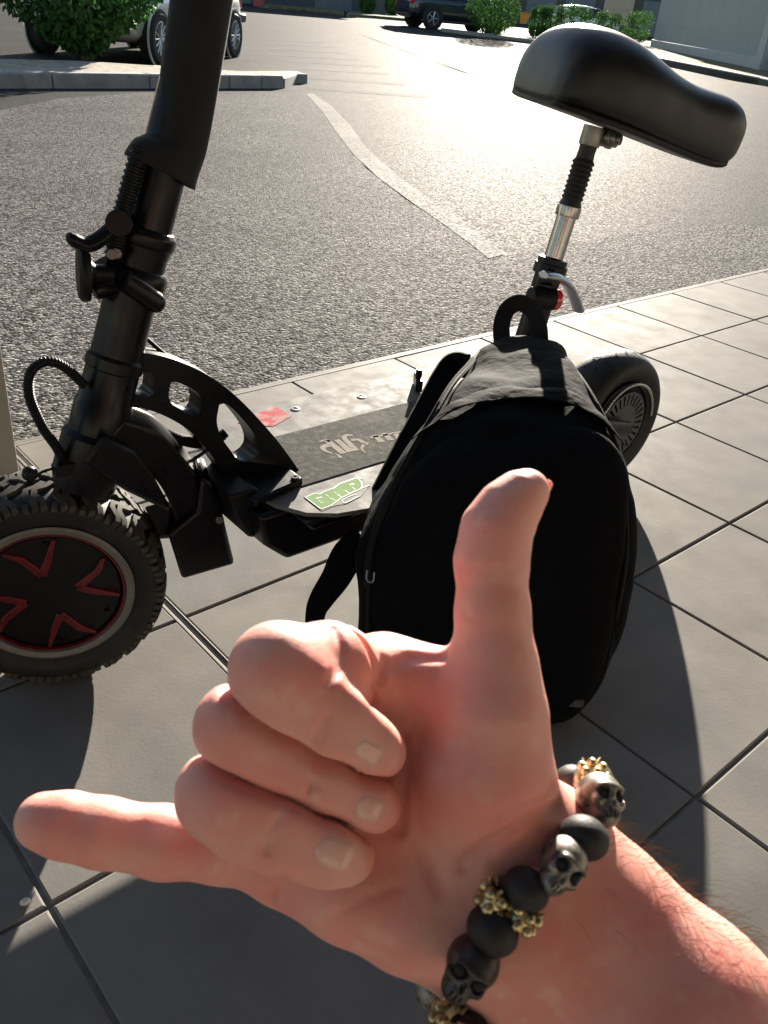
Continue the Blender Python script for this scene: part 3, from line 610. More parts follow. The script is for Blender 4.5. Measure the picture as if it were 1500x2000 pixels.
# ================================================================= backpack
M_BAG = mat('black_nylon', (.0036, .0041, .0050), rough=.85, spec=.06, var=(14, .3), bump=(13, .6, .012))
M_WEB = mat('black_webbing', (.007, .007, .007), rough=.8, spec=.25, var=(60, .3), bump=(1400, .5, .0008))
bagE = empty('backpack', onz(930, 1360)); BO = np.array(bagE.location)
tag(bagE, 'black nylon backpack hooked on the scooter seat post, leaning on the deck', 'backpack')
BST = [((745, 1384), (1088, 1390), 1.165, .030, .05), ((712, 1352), (1122, 1379), 1.160, .045, .09), ((698, 1270), (1176, 1310), 1.125, .055, .12), ((694, 1165), (1203, 1195), 1.09, .062, .125), ((697, 1075), (1222, 1095), 1.07, .064, .12), ((722, 1000), (1222, 1010), 1.06, .064, .11),
       ((764, 925), (1212, 930), 1.065, .06, .095), ((816, 850), (1182, 860), 1.09, .055, .08), ((862, 785), (1138, 785), 1.15, .046, .068), ((904, 742), (1100, 734), 1.225, .034, .055), ((932, 708), (1088, 705), 1.285, .020, .04), ((985, 694), (1040, 694), 1.315, .008, .02)]
def bag_params(t):
    """t 0..1 bottom to top, linear between stations after smoothing"""
    x = t*(len(BST)-1); i = min(int(x), len(BST)-2); u = x-i
    def cr(f):
        P = [f(BST[max(0, min(len(BST)-1, k))]) for k in (i-1, i, i+1, i+2)]
        a, b, c, d = P; return .5*((2*b)+(-a+c)*u+(2*a-5*b+4*c-d)*u*u+(-a+3*b-3*c+d)*u**3)
    return [cr(lambda s_, q=q: np.array(s_[q], float)) for q in range(5)]
def bag_pt(t, th, off=0.0):
    l, r_, d, f_, b_ = bag_params(t)
    d = float(d)+.045; Lp, Rp = at(l[0], l[1], d), at(r_[0], r_[1], d); c = (Lp+Rp)/2; hx = (Rp-Lp)/2
    up = max(0, (t-.45)/.55); fv = -WV*(1-.55*up) + np.array([0, -.25, .9])*up*.8; fv /= np.linalg.norm(fv)
    bv = np.array([0, .95, .0])*(1-up) + np.array([.1, .75, -.55])*up; bv /= np.linalg.norm(bv)
    ct, sn = math.cos(th), math.sin(th); e = .62
    x = math.copysign(abs(ct)**e, ct); y = math.copysign(abs(sn)**e, sn)
    nx = hx/np.linalg.norm(hx)
    p = c + hx*x + (fv*(float(f_)+.03*(1 if sn > 0 else 0))*y if sn > 0 else bv*float(b_)*(-y))
    if off:
        n_ = nx*ct*.6 + (fv if sn > 0 else bv)*abs(sn); p = p + off*n_/np.linalg.norm(n_)
    if p[2] < .004: p = np.array([p[0], p[1], .004 + .02*max(0, p[2])])
    return p - BO
def wrinkle(me, amp, sc, seed):
    from mathutils import noise as nz
    for v in me.vertices:
        q = Vector(v.co)*sc + Vector((seed, seed*.7, seed*1.3))
        d = nz.fractal(q, .9, 2.1, 4) + .8*(1-abs(nz.noise(Vector((q.x*.9, q.y*.6, q.z*.35))*1.3)))**3 - .35
        v.co += v.normal*amp*d
NT, NA = 64, 72
g = G(); g.loft([[bag_pt(i/NT, 2*PI*k/NA) for k in range(NA)] for i in range(NT+1)])
bb = g.build('bag_body', M_BAG, bagE, angle=80); wrinkle(bb.data, .011, 7, 3.1); bb.modifiers.new('sub', 'SUBSURF').render_levels = 1
# front pocket panel with a hooded top edge
g = G(); rows = []
for i in range(29):
    t = .03 + .60*i/28; wd = .80 if t < .5 else .80*math.sqrt(max(0.02, 1-((t-.5)/.135)**2)); row = []
    for k in range(31):
        u = -1+2*k/30; th = PI/2 - u*wd*1.18; edge = max(abs(u), (i/28 if i > 14 else 1-i/6.0)); edge = max(abs(u)**6, max(0, (i-22)/6)**3)
        row.append(bag_pt(t, th, .014*(1-edge)+.001))
    rows.append(row)
g.loft(rows, close=False, caps=False); fp = g.build('front_pocket', M_BAG, bagE, angle=80); wrinkle(fp.data, .009, 7, 8.4); fp.modifiers.new('sub', 'SUBSURF').render_levels = 1
# hood flap above the pocket
g = G(); rows = []
for i in range(11):
    row = []
    for k in range(41):
        u = -1+2*k/40; t = .635 + .075*math.cos(u*1.45) - .035*i/10 - .012*abs(u); th = PI/2 - u*1.10
        row.append(bag_pt(t, th, .003 + .009*(i/10)**.7))
    rows.append(row)
g.loft(rows, close=False, caps=False); fl_ = g.build('pocket_flap', M_BAG, bagE, angle=80); wrinkle(fl_.data, .007, 10, 5.7); q = fl_.modifiers.new('thick', 'SOLIDIFY'); q.thickness = .0015; fl_.modifiers.new('sub', 'SUBSURF').render_levels = 1
# piping seams down both sides
for sg, th0 in ((1, .55), (-1, PI-.55)):
    g = G(); g.tube([bag_pt(t, th0 + sg*.10*math.sin(t*PI), .004) for t in np.linspace(.06, .93, 50)], .0026, 8); g.build('piping', M_WEB, bagE)
def ribbon(name, pts, w, m, par, th=.0022, n=6):
    P = spline(pts, n); g = G(); rows = []
    for i, p in enumerate(P):
        d = P[min(i+1, len(P)-1)]-P[max(i-1, 0)]; d /= np.linalg.norm(d); v = CP-(p+BO); v /= np.linalg.norm(v); s_ = np.cross(d, v); s_ /= np.linalg.norm(s_); nn = np.cross(s_, d)
        ww = w[0]+(w[1]-w[0])*i/(len(P)-1) if hasattr(w, '__len__') else w
        rows.append([p+s_*ww, p+s_*ww*.9+nn*th, p-s_*ww*.9+nn*th, p-s_*ww, p-s_*ww*.9-nn*th, p+s_*ww*.9-nn*th])
    g.loft(rows); return g.build(name, m, par, angle=50)
ribbon('haul_loop', [at(x, y, d)-BO for x, y, d in [(990, 700, 1.31), (981, 668, 1.315), (980, 632, 1.325), (992, 603, 1.335), (1015, 592, 1.33), (1040, 606, 1.325), (1052, 640, 1.31), (1054, 675, 1.305), (1052, 700, 1.30)]], .013, M_WEB, bagE)
ribbon('shoulder_strap', [at(x, y, d)-BO for x, y, d in [(912, 715, 1.32), (886, 712, 1.33), (864, 742, 1.31), (834, 800, 1.26), (790, 885, 1.20), (745, 975, 1.17)]], .019, M_BAG, bagE, th=.006)
ribbon('shoulder_strap', [at(x, y, d)-BO for x, y, d in [(715, 1060, 1.17), (680, 1085, 1.17), (655, 1130, 1.18), (628, 1170, 1.19), (616, 1200, 1.20), (612, 1260, 1.21)]], (.026, .011), M_BAG, bagE, th=.004)
g = G(); g.tube(spline([at(x, y, 1.035)-BO for x, y in [(717, 1114), (716, 1130), (722, 1137), (729, 1134), (731, 1118)]], 5), .0011, 8); g.build('zip_pull', mat('worn_zip_metal', (.25, .25, .25), rough=.4, metal=.8, var=(50, .2)), bagE)
ribbon('zip_tape', [bag_pt(t, PI*.80, .006) for t in np.linspace(.30, .84, 14)], .0042, M_WEB, bagE, th=.001, n=3)
g = G(); g.box(bag_pt(.14, .98, .020), (.022, .004, .012), None); g.build('sewn_tag', mat('woven_tag', (.05, .05, .055), rough=.8, var=(300, .5)), bagE)

# ================================================================= post at the left; unseen wall and roof slab added to shape the light
M_BEIGE = mat('beige_coated_panel', (.40, .36, .29), rough=.55, var=(3, .06), bump=(200, .03, .001))
M_BOUNCE = mat('added_bounce_wall', (.42, .38, .335), rough=.85, var=(2, .06), bump=(90, .2, .003))
pb_ = onz(40, 936); hw_ = .11
sh = empty('pillar_and_light_screens', grid(-3.5, 15.5)); SHO = np.array(sh.location); RA = np.array([[A[0], -B[0], 0], [A[1], -B[1], 0], [0, 0, 1]])
tag(sh, 'beige pillar at the left edge, with unseen wall and roof slab added to shape the light', 'building')
def shp(P): return np.asarray(P)-SHO
ctr = pb_ - A*hw_ + B*hw_*0 - A*0 + NOUT*0
g = G(); pc_ = pb_ - RV*0 + np.array([-.16, .06, 0]); an = R(34); rot = np.array([[math.cos(an), -math.sin(an), 0], [math.sin(an), math.cos(an), 0], [0, 0, 1]])
corner = rot @ np.array([.12, -.12, 0]); pc_ = pb_ - corner
g.box(shp(pc_ + np.array([0, 0, 1.5])), (.24, .24, 3.0), rot); pil = g.build('pillar', M_BEIGE, sh, bevel=.004); pil['label'] = 'beige square pillar'
g = G(); g.box(shp(pc_ + np.array([0, 0, .006])), (.252, .252, .012), rot); g.build('pillar_foot', M_BLK2, sh)
g = G(); c0 = grid(0, 8) + np.array([0, 0, 3.08]); g.box(shp(grid(-3, 9.4) + np.array([0, 0, 3.1])), (20, 13*TILE, .2), RA); g.build('added_sky_blocker', mat('sky_blocker_grey', (.16, .165, .17), rough=.8, var=(3, .08)), sh, bevel=.01)  # overhead slab out of view, added to hold back sky light on the terrace
g = G(); g.box(shp(grid(-3, 15.7) + np.array([0, 0, 1.5])), (20, .2, 3.0), RA); g.build('wall', M_BOUNCE, sh)  # out of view, added to bounce sunlight back as warm fill
g = G()
for k in range(4):  # windows of the added wall, also out of view
    g = G(); c_ = grid(-15+8*k, 15.35) + np.array([0, 0, 1.25]); g.box(shp(c_), (1.5, .05, 1.6), RA); fr = g.build('window', M_ALU, sh, bevel=.01)
    g = G(); g.box(shp(c_ + B*(-.028)), (1.38, .01, 1.48), RA); g.build('pane', mat('dark_glass', (.02, .022, .025), rough=.05, spec=.6, var=(2, .1)), fr)

# ================================================================= kerb island with laurel bush
M_KERB = mat('concrete_kerb', (.27, .26, .24), rough=.85, var=(7, .18), col2=((.19, .185, .17), 12, .5, .75), bump=(140, .5, .003))
M_SOIL = mat('pale_gravel_soil', (.34, .30, .24), rough=.95, var=(22, .3), col2=((.16, .12, .08), 9, .55, .72), bump=(160, .9, .01))
k0, k1 = ong(0, 172), ong(552, 172); kd_ = (k1-k0); kd_[2] = 0; kl = np.linalg.norm(kd_); kd_ /= kl; kn = np.array([-kd_[1], kd_[0], 0])
def kstone(P0_, P1_, w, h, name='kerb_stone', par=None):
    P0_, P1_ = np.array(P0_, float), np.array(P1_, float); d = P1_-P0_; L_ = np.linalg.norm(d[:2]); d = d/np.linalg.norm(d); n = np.array([-d[1], d[0], 0]); n /= np.linalg.norm(n)
    m_ = (P0_+P1_)/2 + n*w/2; g = G(); g.box(m_ + np.array([0, 0, h/2-.06]), (L_-.012, w, h+.12), np.array([[d[0], n[0], 0], [d[1], n[1], 0], [0, 0, 1]])); return g.build(name, M_KERB, par, bevel=.018, segs=3)
isl = G(); KH = .125
iz = gz(k0+kd_*1.5)
ip = [k0-kd_*5+kn*.1, k1+kn*.1-kd_*.1, ong(580, 158)-kd_*.15, k1+kn*.75, k1-kd_*1.6+kn*1.55, k0-kd_*5+kn*1.75]
isl.prism([(p[0], p[1]) for p in ip], (0, 0, .2), (0, 0, gz(k0)-.015)); island = isl.build('kerb_island', M_SOIL, smooth=False)
tag(island, 'raised gravel bed edged with concrete kerb stones', None, kind='structure')
dp_ = [ -5+1.0*i for i in range(5)]
bounds = [-5.2, -4.2, -3.2, -2.2, -1.2, -.3, .51, 1.55, 2.55, kl-.30, kl+.02]
for a_, b_ in zip(bounds[:-1], bounds[1:]):
    p0, p1 = k0+kd_*a_, k0+kd_*b_; p0[2] = gz(p0); p1[2] = gz(p1); kstone(p0, p1, .16, KH, par=island)
tipP = [k1+kd_*.03, ong(586, 160), k1+kn*.75+kd_*.12, k1-kd_*.8+kn*1.35, k1-kd_*1.8+kn*1.75, k1-kd_*2.8+kn*1.86, k1-kd_*3.8+kn*1.9, k1-kd_*4.8+kn*1.9]
for a_, b_ in zip(tipP[:-1], tipP[1:]):
    p0, p1 = np.array(a_), np.array(b_); p0[2] = gz(p0); p1[2] = gz(p1); kstone(p0, p1, .16, KH-.02, par=island)

def leaf_mesh(g, P, d, nrm, L_, w, curl=.12):
    d = d/np.linalg.norm(d); s_ = np.cross(d, nrm); s_ /= np.linalg.norm(s_)+1e-9; n = np.cross(s_, d)
    a = P; m1 = P+d*L_*.35; m2 = P+d*L_*.7; e = P+d*L_ - n*L_*curl
    g.add([a, m1+s_*w+n*w*.25, m1-n*w*.1, m1-s_*w+n*w*.25, m2+s_*w*.8, m2-n*w*.25, m2-s_*w*.8, e], [(0, 2, 1), (0, 3, 2), (1, 2, 5, 4), (2, 3, 6, 5), (4, 5, 7), (5, 6, 7)])
def leaf_mat(name, c1, c2, trans=.25):
    m = bpy.data.materials.new(name); m.use_nodes = True; N = m.node_tree.nodes; L = m.node_tree.links; p = N['Principled BSDF']; p.inputs['Roughness'].default_value = .62; p.inputs['Specular IOR Level'].default_value = .2
    geo = N.new('ShaderNodeNewGeometry'); mx = N.new('ShaderNodeMix'); mx.data_type = 'RGBA'; mx.inputs[6].default_value = (*c1, 1); mx.inputs[7].default_value = (*c2, 1)
    L.new(geo.outputs['Random Per Island'], mx.inputs[0]); L.new(mx.outputs[2], p.inputs['Base Color'])
    tr = N.new('ShaderNodeBsdfTranslucent'); L.new(mx.outputs[2], tr.inputs['Color']); ad = N.new('ShaderNodeMixShader'); ad.inputs[0].default_value = trans
    L.new(p.outputs[0], ad.inputs[1]); L.new(tr.outputs[0], ad.inputs[2]); L.new(ad.outputs[0], N['Material Output'].inputs['Surface']); MATS[name] = m; return m
M_LAUREL = leaf_mat('laurel_leaf', (.025, .085, .022), (.06, .15, .035), .3)
M_BOX = leaf_mat('clipped_leaf', (.03, .09, .02), (.07, .16, .035), .3)
M_STEM = mat('bush_stem', (.10, .075, .05), rough=.9, var=(30, .3), bump=(80, .4, .004))
def bush(name, base, rx, ry, h, n, ll, m, label, group, foot=.25, squar=1.0, seed=1, z0=.02):
    rg = np.random.default_rng(seed); e = empty(name, base); tag(e, label, 'bush', group); g = G()
    lump = [(rg.normal(size=3), rg.uniform(.04, .16)*(1 if rx < .0 or name == 'laurel_bush' else .45)) for _ in range(14)]
    for (v, a) in lump: v /= np.linalg.norm(v)
    for k in range(n):
        v = rg.normal(size=3); v /= np.linalg.norm(v); v = np.sign(v)*np.abs(v)**squar; v /= np.linalg.norm(v)**.5
        bul = 1 + sum(a*max(0, v @ w - .6)/.4 for w, a in lump) - .06
        rad = bul*(rg.uniform(0, 1)**.22)
        zz = v[2]*rad; f_ = 1.0
        if zz < 0: f_ = 1-(1-foot)*min(1, -zz)**1.2
        P = np.array([v[0]*rad*rx*f_, v[1]*rad*ry*f_, h/2+z0 + zz*h/2])
        if P[2] < z0: continue
        nd = v + rg.normal(size=3)*.55 + np.array([0, 0, .25]); d = np.cross(nd, rg.normal(size=3)); d = d/np.linalg.norm(d) + np.array([0, 0, -.25]) + v*.35
        leaf_mesh(g, P, d, nd, ll*rg.uniform(.7, 1.25), ll*.26*rg.uniform(.8, 1.2))
    f = g.build('foliage', m, e, smooth=False); f['kind'] = 'stuff'
    g = G()
    for k in range(5):
        a = 2*PI*k/5+rg.uniform(0, 1); g.tube([np.array([.05*math.cos(a), .05*math.sin(a), -.02]), np.array([rx*.25*math.cos(a), ry*.25*math.sin(a), h*.35]), np.array([rx*.5*math.cos(a), ry*.5*math.sin(a), h*.7])], [.022, .016, .006], 7)
    g.build('trunk', M_STEM, e); return e
bp0 = ong(190, 132); bp0 = bp0 + kn*.25; bp0[2] = gz(bp0)+.09
bush('laurel_bush', bp0, 1.08, .85, 1.5, 8000, .085, M_LAUREL, 'large dark green laurel bush on the kerb island', None, foot=.35, seed=4, z0=.05)

# ================================================================= cars
M_TYRE = mat('car_tyre', (.02, .02, .02), rough=.8, var=(30, .2))
M_GLASS = mat('car_glass', (.015, .018, .02), rough=.04, spec=.7, var=(2, .1))
M_TRIM = mat('car_black_trim', (.025, .025, .027), rough=.55, var=(20, .15))
M_ALLOY = mat('car_alloy', (.55, .55, .55), rough=.3, metal=.8, var=(30, .1))
M_LAMPR = mat('car_tail_lamp', (.45, .02, .02), rough=.12, coat=.5, var=(60, .2))
M_LAMPW = mat('car_head_lamp', (.6, .6, .6), rough=.1, coat=.8, var=(60, .1))
M_PLATE = mat('number_plate_white', (.7, .7, .68), rough=.4, var=(80, .1))
def car(name, loc, rz, paint, label, group=None, L_=4.2, Wd=1.74, Hh=1.5, wb=2.6, wr=.32, suv=False, spokes=10):
    """+x is forward; origin on the ground at mid-length"""
    e = empty(name, loc, rz); tag(e, label, 'car', group); h = L_/2; w = Wd/2; bz = .86 if not suv else 1.0; sz = .20 if not suv else .27
    # stations: x, sill z, belt z, roof z, half width factor, roof half width factor
    stn = [(-h, .42, .72, .76, .78, .70), (-h+.06, .30, bz-.05, bz+.02, .90, .72), (-h+.25, sz+.06, bz+.02, bz+.22, .97, .70), (-h+.55, sz, bz+.03, Hh-.12, 1, .70), (-h+1.0, sz, bz+.02, Hh-.02, 1, .72), (-.1, sz, bz, Hh, 1, .74), (h-1.75, sz, bz-.01, Hh-.08, 1, .72), (h-1.35, sz, bz-.02, Hh-.32, 1, .72), (h-.98, sz, bz-.03, bz+.03, .99, .76), (h-.55, sz+.02, bz-.10, bz-.05, .96, .76), (h-.2, sz+.05, bz-.19, bz-.14, .88, .7), (h-.04, .34, bz-.28, bz-.24, .74, .6), (h, .42, .58, .60, .6, .5)]
    g = G(); rings = []
    for x, s0, bl, rf, wf, rw in stn:
        W_ = w*wf; half = [(W_*.90, s0), (W_*.985, s0+.10), (W_, (s0+bl)/2+.05), (W_*.985, bl-.05), (W_*.95, bl), (w*rw*.5+W_*.44 if rf > bl+.15 else W_*.85, bl+(rf-bl)*.55), (w*rw*wf, rf-.03*(rf > bl+.1)), (w*rw*.6*wf, rf), (0.001, rf+.012)]
        rings.append([np.array([x, y, z]) for y, z in half] + [np.array([x, -y, z]) for y, z in half[::-1]])
    g.loft(rings); g.build('body', paint, e, angle=50, sub=1)
    # glazing, a little proud of the cabin sides
    for sg in (-1, 1):
        for x0, x1, t0, t1 in ((-h+.62, -.32, .30, .08), (-.22, h-1.30, .05, .62)):
            g = G(); P = []
            for x, z, yy in ((x0, bz+.06, .955), (x1, bz+.05, .955), (x1-t1*.8, Hh-.12, .76), (x0+t0, Hh-.13, .76)): P.append(np.array([x, sg*w*yy+sg*.012, z]))
            g.add(P + [p - np.array([0, sg*.03, 0]) for p in P], [(0, 1, 2, 3), (7, 6, 5, 4), (0, 4, 5, 1), (1, 5, 6, 2), (2, 6, 7, 3), (3, 7, 4, 0)]); g.build('side_window', M_GLASS, e, smooth=False)
    for xs, zs in (((h-1.02, h-1.72), (bz+.04, Hh-.10)), ((-h+.17, -h+.52), (bz+.14, Hh-.16))):
        P = [np.array([xs[0], y*w*.78, zs[0]]) for y in (-1, 1)] + [np.array([xs[1], y*w*.66, zs[1]]) for y in (1, -1)]; o_ = np.array([np.sign(xs[0])*.03, 0, .035])
        g = G(); g.add([p+o_ for p in P]+[p-o_ for p in P], [(0, 1, 2, 3), (7, 6, 5, 4), (0, 4, 5, 1), (1, 5, 6, 2), (2, 6, 7, 3), (3, 7, 4, 0)]); g.build('windscreen' if xs[0] > 0 else 'rear_window', M_GLASS, e, smooth=False)
    for sx in (-1, 1):
        for sg in (-1, 1):
            c = np.array([sx*wb/2, sg*(w-.068), wr])
            g = G(); g.lathe([(wr*.62, -.10), (wr*.90, -.105), (wr, -.08), (wr, .08), (wr*.90, .105), (wr*.66, .10), (wr*.64, .07)], c, (0, sg, 0), n=40); tw = g.build('wheel', M_TYRE, e, angle=30)
            g = G(); g.lathe([(wr*.66, .095), (wr*.63, .10), (wr*.60, .07), (wr*.60, -.05)], c, (0, sg, 0), n=40)
            g.lathe([(wr*.16, .07), (wr*.14, .088), (0.001, .09)], c, (0, sg, 0), n=16)
            for k in range(spokes):
                a = 2*PI*k/spokes; dv = np.array([math.cos(a), 0, math.sin(a)]); g.tube([c+np.array([0, sg*.080, 0])+dv*wr*.12, c+np.array([0, sg*.086, 0])+dv*wr*.62], [.022 if spokes < 8 else .014, .026 if spokes < 8 else .016], 6)
            g.build('rim', M_ALLOY, tw, angle=30)
            g = G(); g.lathe([(wr*.60, .02), (.001, .02)], c, (0, sg, 0), n=24); g.build('brake', M_TRIM, tw)
            g = G(); ca = np.array([c[0], sg*(w-.03), wr]); g.lathe([(wr*1.10, .040), (wr*1.17, .042), (wr*1.18, .02), (wr*1.10, .02), (wr*1.10, .040)], ca, (0, sg, 0), n=40); g.build('wheel_arch', M_TRIM if suv else paint, e, angle=40)
            g = G(); g.lathe([(wr*1.12, .036), (.001, .036)], ca, (0, sg, 0), n=40); g.build('wheel_well', M_TRIM, e)
    for sg in (-1, 1):
        g = G(); g.box((-h+.10, sg*w*.80, .80 if not suv else .92), (.16, .20, .24)); g.build('tail_lamp', M_LAMPR, e, bevel=.03)
        g = G(); g.box((h-.16, sg*w*.66, .64 if not suv else .78), (.22, .34, .13)); g.build('head_lamp', M_LAMPW, e, bevel=.04)
        g = G(); g.box((-h+.17, sg*w*.93, .56), (.36, .10, .13)); g.build('bumper_strip', M_TRIM, e, bevel=.03)
        g = G(); g.box((h-1.28, sg*(w+.07), bz+.10), (.12, .20, .13)); g.build('mirror', paint, e, bevel=.04)
        g = G(); g.box((0, sg*(w*.955), sz+.02), (wb-.75, .06, .10)); g.build('sill', M_TRIM, e, bevel=.01)
        g = G(); g.box((-.05, sg*(w+.004), bz-.12), (.18, .025, .03)); g.build('door_handle', M_TRIM if suv else paint, e, bevel=.008)
    g = G(); g.box((h-.035, 0, .36), (.10, Wd*.62, .14)); g.build('front_grille', M_TRIM, e, bevel=.02)
    g = G(); g.box((h+.012, 0, .50), (.02, .52, .11)); g.build('number_plate', M_PLATE, e, bevel=.004)
    g = G(); g.box((-h+.03, 0, .44), (.06, Wd*.70, .10)); g.build('rear_bumper_strip', M_TRIM, e, bevel=.02)
    return e
P_SILVER = mat('silver_white_paint', (.72, .73, .73), rough=.28, metal=.25, coat=.6, var=(3, .04))
P_NAVY = mat('navy_paint', (.012, .018, .035), rough=.2, metal=.3, coat=.8, var=(3, .1))
P_WHITE = mat('white_paint', (.72, .72, .70), rough=.3, coat=.6, var=(3, .03))
P_DARK = mat('charcoal_paint', (.03, .033, .038), rough=.25, metal=.3, coat=.7, var=(3, .1))
wf_, wr_ = ong(302, 125), ong(447, 111); hv = wf_-wr_; ha = math.atan2(hv[1], hv[0])
side = np.array([-math.sin(ha), math.cos(ha), 0]); mid_ = (wf_+wr_)/2 - side*(.78)*(1 if side[0] > 0 else -1); mid_[2] = gz(mid_)
car('parked_car', mid_, ha, P_SILVER, 'silver white hatchback parked nose-in behind the kerb island', L_=4.15, wb=float(np.linalg.norm(hv[:2])), spokes=14)
sw = ong(843, 57); sa = R(24)
sd_ = np.array([math.cos(sa), math.sin(sa), 0]); sn_ = np.array([-math.sin(sa), math.cos(sa), 0]); sc_ = sw + sd_*1.32 + sn_*.86; sc_[2] = gz(sc_)
car('parked_car', sc_, sa, P_NAVY, 'dark navy sport utility car partly hidden by a round bush', L_=4.55, Wd=1.88, Hh=1.66, wb=2.7, wr=.37, suv=True, spokes=5)
wc_ = ong(1150, 72); wc_ = wc_ + np.array([1.0, 9., 0]); wc_[2] = gz(wc_)
car('parked_car', wc_, R(18), P_WHITE, 'white estate car whose roof shows above the hedge', L_=4.5, Hh=1.55)
dc_ = ong(664, 19); dc_[2] = gz(dc_)
car('parked_car', dc_ + np.array([0, 2.0, 0]), R(-80), P_DARK, 'far dark car facing the camera beside two round bushes', L_=4.3)
# ================================================================= shrubs, far kerbs, buildings across the car park
def far_bush(px, py, wpx, hpx, n, ll, label, seed, sq=1.0, dd=1.0, foot=.6, grp=None):
    b = ong(px, py); dep = (b-CP) @ WV; mp = dep/FPX; b[2] = gz(b); return bush('round_bush', b, wpx*mp/2, wpx*mp/2*dd, hpx*mp, n, ll, M_BOX, label, grp, foot=foot, squar=sq, seed=seed, z0=.0)
far_bush(957, 74, 112, 90, 4500, .085, 'big round clipped bush in front of the dark car', 21)
far_bush(716, 31, 34, 42, 2000, .10, 'left one of two small round bushes on the far verge', 22)
far_bush(766, 34, 34, 42, 2000, .10, 'right one of two small round bushes on the far verge', 23)
for k, (px, py, w_, h_, lb) in enumerate([(1045, 74, 34, 56, 'narrow clipped bush at the left end of the hedge row'), (1075, 77, 44, 60, 'second clipped bush of the hedge row from the left'), (1120, 80, 62, 62, 'third and widest clipped bush of the hedge row behind the saddle'), (1180, 84, 52, 56, 'fourth clipped bush of the hedge row, just above the saddle'), (1236, 86, 54, 58, 'clipped bush at the right end of the hedge row')]):
    far_bush(px, py, w_, h_, 2200, .085, lb, 30+k, sq=.6, foot=.9, grp=None)
M_VERGE = mat('dry_grass_verge', (.14, .13, .06), rough=.95, var=(6, .35), col2=((.25, .20, .12), 3, .5, .7), bump=(60, .8, .02))
def verge(name, px, h, label):
    P = [ong(*q) for q in px]; z = min(gz(p) for p in P); g = G(); g.prism([(p[0], p[1]) for p in P], (0, 0, h+.3), (0, 0, z+h-(h+.3)/2)); o = g.build(name, M_VERGE, smooth=False); tag(o, label, None, kind='structure')
    n = len(px)
    return o, P
vo, VP = verge('verge', [(860, 62), (960, 76), (1060, 88), (1200, 104), (1480, 165), (1560, 180), (1560, 120), (1300, 78), (1250, 70), (1000, 48), (870, 50)], .12, 'raised verge with hedge between car park and building')
for i in range(5):
    a_, b_ = VP[i].copy(), VP[i+1].copy(); a_[2], b_[2] = gz(a_), gz(b_); kstone(b_, a_, -.18, .14, par=vo)
v2, VP2 = verge('verge', [(505, 15), (600, 22), (672, 30), (672, 24), (600, 12), (505, 8)], .10, 'narrow grassy verge before the far dark building')
v3, VP3 = verge('verge', [(676, 33), (730, 36), (800, 42), (860, 48), (860, 38), (800, 30), (690, 22)], .12, 'planted verge with two small round bushes')
# grey building at the right
M_BW = mat('grey_concrete_panel', (.34, .37, .37), rough=.8, var=(1.2, .06), bump=(40, .15, .004))
b0, b1 = ong(1272, 92), ong(1482, 146); bd = b1-b0; bd[2] = 0; bl_ = np.linalg.norm(bd); bd /= bl_; bn = np.array([bd[1], -bd[0], 0])
if bn @ (-b0) < 0: bn = -bn
be = empty('grey_building', b0); tag(be, 'pale grey concrete building at the right edge beyond the saddle', 'building')
rb = np.array([[bd[0], -bn[0], 0], [bd[1], -bn[1], 0], [0, 0, 1]]); gzb = gz(b0)
zz0 = gz(b1)-b0[2]
def bpart(name, x0, x1, z0, z1, dp0, dp1, m, bev=.0, par=None):
    g = G(); c = bd*((x0+x1)/2) - bn*((dp0+dp1)/2); g.box(c + np.array([0, 0, (z0+z1)/2]), (x1-x0, abs(dp1-dp0), z1-z0), rb); return g.build(name, m, par or be, bevel=bev)
bpart('wall', 0, bl_+14, .9, 1.95, 0, 6, M_BW, .01); bpart('wall', 0, bl_+14, 1.98, 3.6, 0.0, 6, M_BW, .01); bpart('joint', 0.05, bl_+14, 1.9, 2.0, .02, 6, M_TRIM)
bpart('plinth', -.02, bl_-.2, -.4, .32, -.06, .5, mat('pale_plinth', (.46, .47, .45), rough=.85, var=(2, .1), bump=(50, .2, .004)), .02); bpart('wall', 0, bl_+14, .28, .91, .006, 6, M_BW, .0)
bpart('pilaster', bl_-.25, bl_+.35, -.4, 3.6, -.16, .4, MATS['pale_plinth'], .02); bpart('roof_slab', -.15, bl_+14.2, 3.58, 3.75, -.2, 6.2, M_BW, .02)
# long dark building across the far side with red pillar, and a row of trees beyond
M_BLUE = mat('dark_blue_cladding', (.045, .06, .075), rough=.5, var=(.6, .12), bump=(3, .2, .02))
f0, f1 = ong(480, 12), ong(720, 20); 
def far_building(name, P, Q, h, m, label, parts=()):
    P, Q = np.array(P), np.array(Q); d = Q-P; d[2] = 0; L_ = np.linalg.norm(d); d /= L_; n = np.array([-d[1], d[0], 0]); n = n if n[1] > 0 else -n
    z = min(gz(P), gz(Q)); o_ = np.array([P[0], P[1], z]); e = empty(name, o_); tag(e, label, 'building'); r_ = np.array([[d[0], n[0], 0], [d[1], n[1], 0], [0, 0, 1]])
    def part(nm, x0, x1, z0, z1, y0, y1, mm):
        g = G(); g.box(d*(x0+x1)/2 + n*(y0+y1)/2 + np.array([0, 0, (z0+z1)/2]), (x1-x0, y1-y0, z1-z0), r_); return g.build(nm, mm, e, bevel=.02)
    part('wall', 0, L_, -.3, h, 0, 8, m); part('roof', -.3, L_+.3, h, h+.3, -.4, 8.4, M_TRIM)
    k = 0; x = 1.2
    while x + 2.6 < L_:
        part('shutter', x, x+2.4, 0, 2.5, -.06, .02, mat('grey_shutter', (.10, .13, .15), rough=.45, var=(2, .15))) if k % 3 else part('window', x, x+2.4, .6, 2.5, -.05, .02, M_GLASS)
        x += 3.1; k += 1
    return e, part, L_
